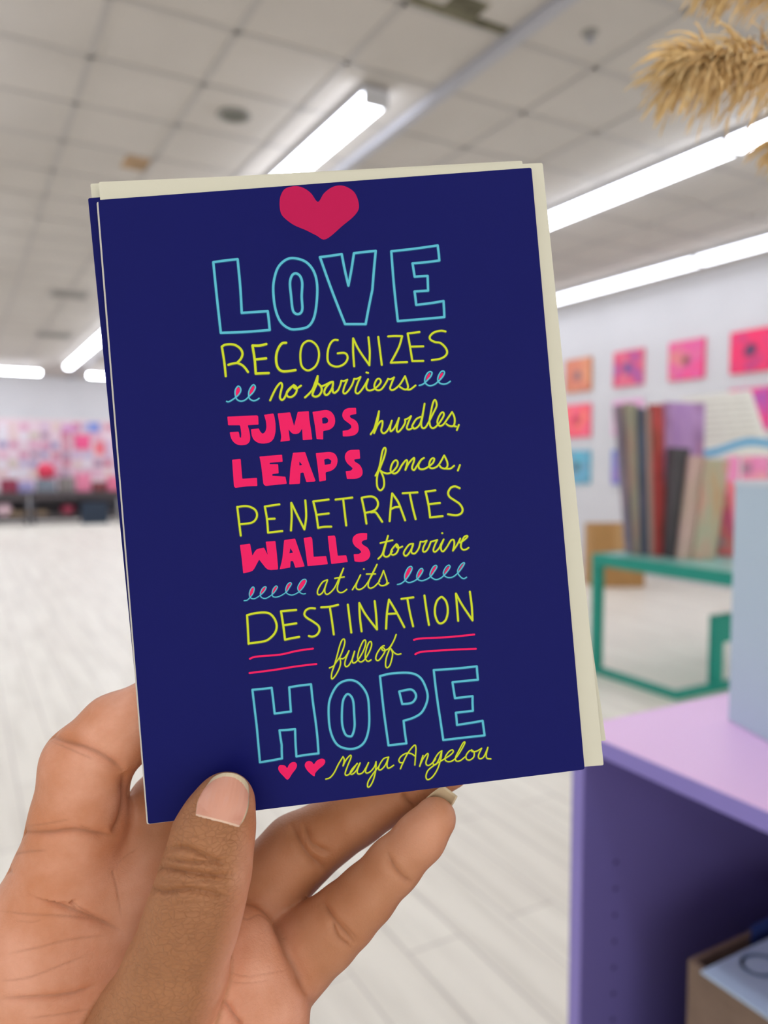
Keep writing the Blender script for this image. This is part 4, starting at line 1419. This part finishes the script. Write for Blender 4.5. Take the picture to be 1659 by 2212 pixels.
CREASE_AND_SHADE = [
    # chains, width px, strength, polyline
    ('i', 7, 1.0, '104 1588 150 1600 200 1622 245 1650 268 1668'),
    ('i', 4, .5, '110 1600 160 1622 200 1640'),
    ('ip', 7, 1.0, '38 1796 100 1800 160 1795 210 1802 250 1806'),
    ('ip', 4, .5, '60 1785 110 1778 150 1770'),
    ('ip', 4, .5, '170 1786 200 1795'),
    ('ip', 5, .6, '12 1850 60 1840 100 1838'),
    ('p', 6, .8, '0 1880 60 1885 110 1905 150 1945 168 1980'),
    ('p', 6, .9, '70 1932 140 1962 200 1985 262 2012'),
    ('p', 4, .6, '0 1968 60 1975 120 1978 180 1985 230 1998'),
    ('pm', 4, .6, '212 1826 238 1870 252 1920 262 1985'),
    ('pm', 3, .4, '300 1830 270 1850 245 1872'),
    ('p', 4, .5, '118 1925 170 1960 215 1990'),
    ('p', 4, .5, '0 2120 60 2112 120 2090 190 2062'),
    ('p', 5, .7, '0 2158 70 2156 150 2148 205 2130'),
    ('p', 4, .5, '20 2060 90 2045 150 2030 230 2020'),
    ('p', 4, .5, '60 2200 140 2190 190 2180'),
    ('p', 3, .4, '30 1990 70 1992 90 1986'),
    ('r', 6, .9, '628 1775 645 1815 668 1850 705 1880'),
    ('r', 5, .7, '655 1775 672 1822 712 1842'),
    ('r', 4, .6, '658 1800 662 1838 690 1872'),
    ('r', 5, .8, '868 1712 880 1732 898 1748'),
    ('k', 5, .8, '836 1842 850 1872 872 1896 892 1908'),
    ('k', 5, .8, '692 1940 712 1975 735 2005 768 2040'),
    ('k', 5, .7, '715 1985 728 2025 758 2048'),
    ('k', 4, .5, '738 1990 760 2015 772 2028'),
    ('pkd', 7, 1.0, '588 1984 607 2013 626 2064 647 2106 664 2150'),  # shade painted along the edge of the palm pad, not a skin crease
    ('imp', 7, .9, '266 1668 272 1720 262 1770 240 1806'),  # shade painted where index and middle finger overlap, not a skin crease
    ('pd', 4, .5, '500 1960 530 1985 560 1975 592 1998'),
    ('pd', 3, .4, '492 2100 530 2108 570 2104 620 2095'),
    ('pd', 3, .4, '494 2120 530 2124 580 2118'),
    ('pd', 5, .8, '484 2160 500 2190 522 2215'),
    ('t', 6, 1.0, '330 1870 370 1879 420 1887 460 1893 515 1890'),
    ('t', 4, .8, '350 1836 395 1830 435 1846 470 1862 495 1868'),
    ('t', 4, .7, '346 1852 400 1862 450 1862 492 1856'),
    ('t', 5, .8, '315 1914 350 1926 395 1922 450 1930 512 1946'),
    ('t', 4, .6, '340 1900 395 1908 445 1905 500 1912'),
    ('t', 3, .5, '375 1845 378 1880'), ('t', 3, .5, '420 1840 410 1885'), ('t', 3, .4, '455 1860 470 1890'),
    ('t', 3, .4, '350 1895 368 1922'), ('t', 3, .4, '440 1892 470 1925'), ('t', 3, .4, '365 1955 430 1948 505 1962'),
    ('t', 3, .35, '352 1975 430 1972 500 1985'), ('t', 4, .4, '385 1800 440 1812 480 1812 520 1822'),
]
crease_and_shade = np.zeros(len(hp))
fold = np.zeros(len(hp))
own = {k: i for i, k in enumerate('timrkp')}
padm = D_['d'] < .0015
for chains, w_, s_, tx in CREASE_AND_SHADE:
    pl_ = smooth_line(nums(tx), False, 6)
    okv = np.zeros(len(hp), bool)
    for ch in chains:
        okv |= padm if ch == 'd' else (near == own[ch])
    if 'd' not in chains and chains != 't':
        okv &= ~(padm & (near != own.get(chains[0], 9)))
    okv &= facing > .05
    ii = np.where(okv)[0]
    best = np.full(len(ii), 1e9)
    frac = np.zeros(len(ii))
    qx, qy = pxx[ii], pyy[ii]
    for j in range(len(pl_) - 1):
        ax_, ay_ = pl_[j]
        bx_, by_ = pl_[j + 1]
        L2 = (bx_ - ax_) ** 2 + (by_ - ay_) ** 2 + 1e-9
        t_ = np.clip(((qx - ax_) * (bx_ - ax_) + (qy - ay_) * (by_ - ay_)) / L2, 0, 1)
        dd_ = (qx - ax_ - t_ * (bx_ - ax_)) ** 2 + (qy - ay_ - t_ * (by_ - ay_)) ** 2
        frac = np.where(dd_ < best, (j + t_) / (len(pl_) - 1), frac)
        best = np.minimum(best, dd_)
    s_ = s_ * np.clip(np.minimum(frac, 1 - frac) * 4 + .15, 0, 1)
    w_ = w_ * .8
    crease_and_shade[ii] = np.maximum(crease_and_shade[ii], s_ * np.exp(-best / (w_ * w_ * .6)))
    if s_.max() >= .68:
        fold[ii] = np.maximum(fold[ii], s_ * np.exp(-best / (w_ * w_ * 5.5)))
# skin folds sink in, and so do the painted contour lines
hp = hp - vn * (crease_and_shade * .0003 + fold * .0011)[:, None]

# colour of the skin: back of the hand darker, palm side paler, by the side of each finger the skin is on
palmar = np.clip(.5 + facing * 1.4, 0, 1) * (1 - thumb_w)
# on the thumb the pad side (to the lower right and behind) is palmar
tside = np.clip(.5 + (vn @ np.array([.80, .25, .55])) * 1.5 - .55, 0, 1)
finger_shade_w = np.clip(.5 + (np.minimum.reduce([D_['p'], D_['d'], D_['i']]) - np.minimum.reduce([D_[k] for k in 'mrk'])) / .012, 0, 1)
palmar = palmar * (1 - .72 * finger_shade_w) + thumb_w * tside  # middle, ring, little finger browner: side skin, plus the card's shadow painted in
tipw = np.clip(1 - np.hypot(pxx - 930, pyy - 1790) / 120, 0, 1) * (near == 4)       # pink pad of the little finger
palmar = np.clip(palmar + .35 * tipw, 0, 1)

wp = to_world(hp)
M_skin = bpy.data.materials.new('brown_skin')
M_skin.use_nodes = True
nt = M_skin.node_tree
N, Lk = nt.nodes, nt.links
b = N['Principled BSDF']
b.inputs['Roughness'].default_value = .48
b.inputs['Specular IOR Level'].default_value = .35
b.inputs['Subsurface Weight'].default_value = .12
b.inputs['Subsurface Radius'].default_value = (1.0, .35, .2)
b.inputs['Subsurface Scale'].default_value = .002
ap = N.new('ShaderNodeAttribute')
ap.attribute_name = 'palm_side_and_shade'
ac = N.new('ShaderNodeAttribute')
ac.attribute_name = 'skin_fold_and_shade'
tc = N.new('ShaderNodeTexCoord')
nz = N.new('ShaderNodeTexNoise')
nz.inputs['Scale'].default_value = 70
nz.inputs['Detail'].default_value = 4
Lk.new(tc.outputs['Object'], nz.inputs['Vector'])


def mixn(fac, A_, B_, bt='MIX'):
    x = N.new('ShaderNodeMix')
    x.data_type = 'RGBA'
    x.blend_type = bt
    for s_, v_ in (('Factor', fac), ('A', A_), ('B', B_)):
        if isinstance(v_, (tuple, float, int)):
            x.inputs[s_].default_value = (*v_, 1) if isinstance(v_, tuple) else v_
        else:
            Lk.new(v_, x.inputs[s_])
    return x.outputs['Result']


nzr = N.new('ShaderNodeMapRange')
nzr.inputs['From Min'].default_value = .33
nzr.inputs['From Max'].default_value = .67
Lk.new(nz.outputs['Fac'], nzr.inputs['Value'])
pal_c = mixn(nzr.outputs['Result'], (.62, .25, .122), (.78, .39, .26))
dor_c = mixn(nz.outputs['Fac'], (.31, .125, .050), (.50, .230, .105))
col = mixn(ap.outputs['Fac'], dor_c, pal_c)
# fine network of skin lines
vo = N.new('ShaderNodeTexVoronoi')
vo.feature = 'DISTANCE_TO_EDGE'
vo.inputs['Scale'].default_value = 820
mpn = N.new('ShaderNodeMapping')
mpn.inputs['Rotation'].default_value = (0, .5, 0)
mpn.inputs['Scale'].default_value = (.62, .62, 1.25)
nz2 = N.new('ShaderNodeTexNoise')
nz2.inputs['Scale'].default_value = 300
Lk.new(tc.outputs['Object'], nz2.inputs['Vector'])
vadd = N.new('ShaderNodeVectorMath')
vadd.operation = 'MULTIPLY_ADD'
Lk.new(nz2.outputs['Color'], vadd.inputs[0])
vadd.inputs[1].default_value = (.0026, .0026, .0026)
Lk.new(tc.outputs['Object'], vadd.inputs[2])
Lk.new(vadd.outputs['Vector'], mpn.inputs['Vector'])
Lk.new(mpn.outputs['Vector'], vo.inputs['Vector'])
mr = N.new('ShaderNodeMapRange')
mr.inputs['From Min'].default_value = 0
mr.inputs['From Max'].default_value = .10
mr.inputs['To Min'].default_value = 1
mr.inputs['To Max'].default_value = 0
Lk.new(vo.outputs['Distance'], mr.inputs['Value'])
ab = N.new('ShaderNodeAttribute')
ab.attribute_name = 'back_of_thumb'
inv = N.new('ShaderNodeMath')
inv.operation = 'MULTIPLY_ADD'
Lk.new(ab.outputs['Fac'], inv.inputs[0])
inv.inputs[1].default_value = .85
inv.inputs[2].default_value = .12
ln = N.new('ShaderNodeMath')
ln.operation = 'MULTIPLY'
Lk.new(mr.outputs['Result'], ln.inputs[0])
Lk.new(inv.outputs[0], ln.inputs[1])
ln2 = N.new('ShaderNodeMath')
ln2.operation = 'MULTIPLY'
Lk.new(ln.outputs[0], ln2.inputs[0])
ln2.inputs[1].default_value = .15
col = mixn(ln2.outputs[0], col, (.16, .06, .025))
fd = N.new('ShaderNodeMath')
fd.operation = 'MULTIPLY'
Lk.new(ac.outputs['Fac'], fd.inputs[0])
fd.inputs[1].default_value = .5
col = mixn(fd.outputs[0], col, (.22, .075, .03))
Lk.new(col, b.inputs['Base Color'])
hsum = N.new('ShaderNodeMath')
hsum.operation = 'MULTIPLY_ADD'
Lk.new(ln.outputs[0], hsum.inputs[0])
hsum.inputs[1].default_value = -1
nz3 = N.new('ShaderNodeTexNoise')
nz3.inputs['Scale'].default_value = 1600
nz3.inputs['Detail'].default_value = 3
Lk.new(tc.outputs['Object'], nz3.inputs['Vector'])
Lk.new(nz3.outputs['Fac'], hsum.inputs[2])
bp = N.new('ShaderNodeBump')
bp.inputs['Strength'].default_value = .5
bp.inputs['Distance'].default_value = .00025
Lk.new(hsum.outputs[0], bp.inputs['Height'])
Lk.new(bp.outputs['Normal'], b.inputs['Normal'])

hc = wp.mean(0)
me = bpy.data.meshes.new('hand')
me.vertices.add(len(wp))
me.vertices.foreach_set('co', (wp - hc).astype(np.float32).ravel())
me.loops.add(len(hq) * 4)
me.loops.foreach_set('vertex_index', hq.astype(np.int32).ravel())
me.polygons.add(len(hq))
me.polygons.foreach_set('loop_start', np.arange(0, len(hq) * 4, 4, dtype=np.int32))
me.polygons.foreach_set('use_smooth', np.ones(len(hq), bool))
me.update(calc_edges=True)
me.validate()
for nm, v_ in (('palm_side_and_shade', palmar), ('skin_fold_and_shade', crease_and_shade), ('back_of_thumb', thumb_w * (1 - tside))):
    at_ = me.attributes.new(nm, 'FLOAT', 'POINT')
    at_.data.foreach_set('value', v_.astype(np.float32))
me.materials.append(M_skin)
hand = bpy.data.objects.new('hand', me)
COL.objects.link(hand)
hand.location = Vector(hc)
tag(hand, 'brown-skinned hand pinching the card bundle, thumb in front and fingers behind', 'hand')


# nails
def nail_mat(name, bed, edge, ax):
    mt = mat(name, bed, .32, .5, srgb=False)
    return mt


def ray_hit(px, py):
    """first depth where the view line through the pixel meets the skin"""
    d_ = np.linspace(.152, .235, 700)
    P_ = np.stack([(px - CX) / FPX * d_, (py - CY) / FPX * d_, d_], 1)
    ok = np.all((P_ > lo_c + H_) & (P_ < hi_c - 2 * H_), 1)
    v_ = np.where(ok, sample(vol, np.clip(P_, lo_c, hi_c - 2 * H_)), 1)
    i = np.where(v_ < 0)[0]
    return None if len(i) == 0 else d_[i[0]]


M_nbed = mat('nail_bed', (.70, .34, .24), .33, .5, srgb=False)
M_nedge = mat('nail_free_edge', (.72, .60, .40), .4, .45, srgb=False)
M_nlun = mat('nail_lunula', (.80, .56, .42), .33, .5, srgb=False)


def nail_surface(basel, baser, tipl, tipr, tipc, dep_base, dep_tip, dome, nu=48, nv=72, ridge=.00004):
    """curved plate: u across, v from root to free edge; pixel corners, depths along the middle line"""
    V, F, FM = [], [], []
    bl, br_, tl, tr, tcn = [np.array(q_, float) for q_ in (basel, baser, tipl, tipr, tipc)]
    for j in range(nv + 1):
        v_ = j / nv
        for i in range(nu + 1):
            u = -1 + 2 * i / nu
            base_p = bl + (br_ - bl) * (u + 1) / 2
            mid = (tl + tr) / 2
            tip_p = tl + (tr - tl) * (u + 1) / 2 + (tcn - mid) * math.sqrt(max(0, 1 - u * u))
            # sides bow outwards a little
            p_ = base_p + (tip_p - base_p) * v_
            p_ = p_ + (br_ - bl) / np.linalg.norm(br_ - bl) * u * 8 * math.sin(v_ * math.pi)
            d_ = dep_base + (dep_tip - dep_base) * v_ + dome * (1 - .45 * v_) * (u * u) + .0006 * (v_ - .5) ** 2
            d_ -= .0008 * math.sin(v_ * math.pi)
            if abs(u) < .985:
                h_ = ray_hit(p_[0], p_[1])
                if h_ is not None and v_ < .8:
                    d_ = min(d_, max(h_ - .00022, d_ - .0016))
            d_ -= ridge * math.sin(u * 34 + v_) * math.sin(min(1, v_ * 1.5) * math.pi / 2)
            V.append(at(p_[0], p_[1], d_))
    for j in range(nv):
        for i in range(nu):
            a = j * (nu + 1) + i
            F.append((a, a + 1, a + nu + 2, a + nu + 1))
            u = abs(-1 + 2 * (i + .5) / nu)
            lim = .915 - .14 * u ** 3
            FM.append(1 if (j + .5) / nv > lim or u > .97 else (2 if j < 3 else 0))
    return V, F, FM


hb = ray_hit(468, 1776)
ht = ray_hit(490, 1712)
V, F, FM = nail_surface((421, 1761), (518, 1787), (450, 1698), (538, 1706), (497, 1669), hb - .00025, .1757, .0028)
o = link('thumbnail', V, F, [M_nbed, M_nedge, M_nlun], None, True, FM)
o.parent = hand
o.matrix_parent_inverse = Matrix.Translation(hand.location).inverted()
sd = o.modifiers.new('thickness', 'SOLIDIFY')
sd.thickness = .0005
sd.offset = -1
# little-finger nail, seen from the edge behind the fingertip
V, F, FM = [], [], []
for j in range(13):
    for i in range(13):
        v_, u = j / 12, -1 + 2 * i / 12
        a = u * 1.15
        # runs along the back of the fingertip and sticks up past it
        cxp, cyp = 936 + 36 * v_, 1748 - 38 * v_
        w_ = 30 * (1 - .35 * v_ * v_)
        V.append(at(cxp + w_ * math.sin(a) * .72, cyp + w_ * math.sin(a) * .55, .1985 + .0022 * math.cos(a) - .0028 * v_))
for j in range(12):
    for i in range(12):
        a = j * 13 + i
        F.append((a, a + 1, a + 14, a + 13))
o = link('fingernail', V, F, [M_nedge], None, True)
o.parent = hand
o.matrix_parent_inverse = Matrix.Translation(hand.location).inverted()
sd = o.modifiers.new('thickness', 'SOLIDIFY')
sd.thickness = .0005
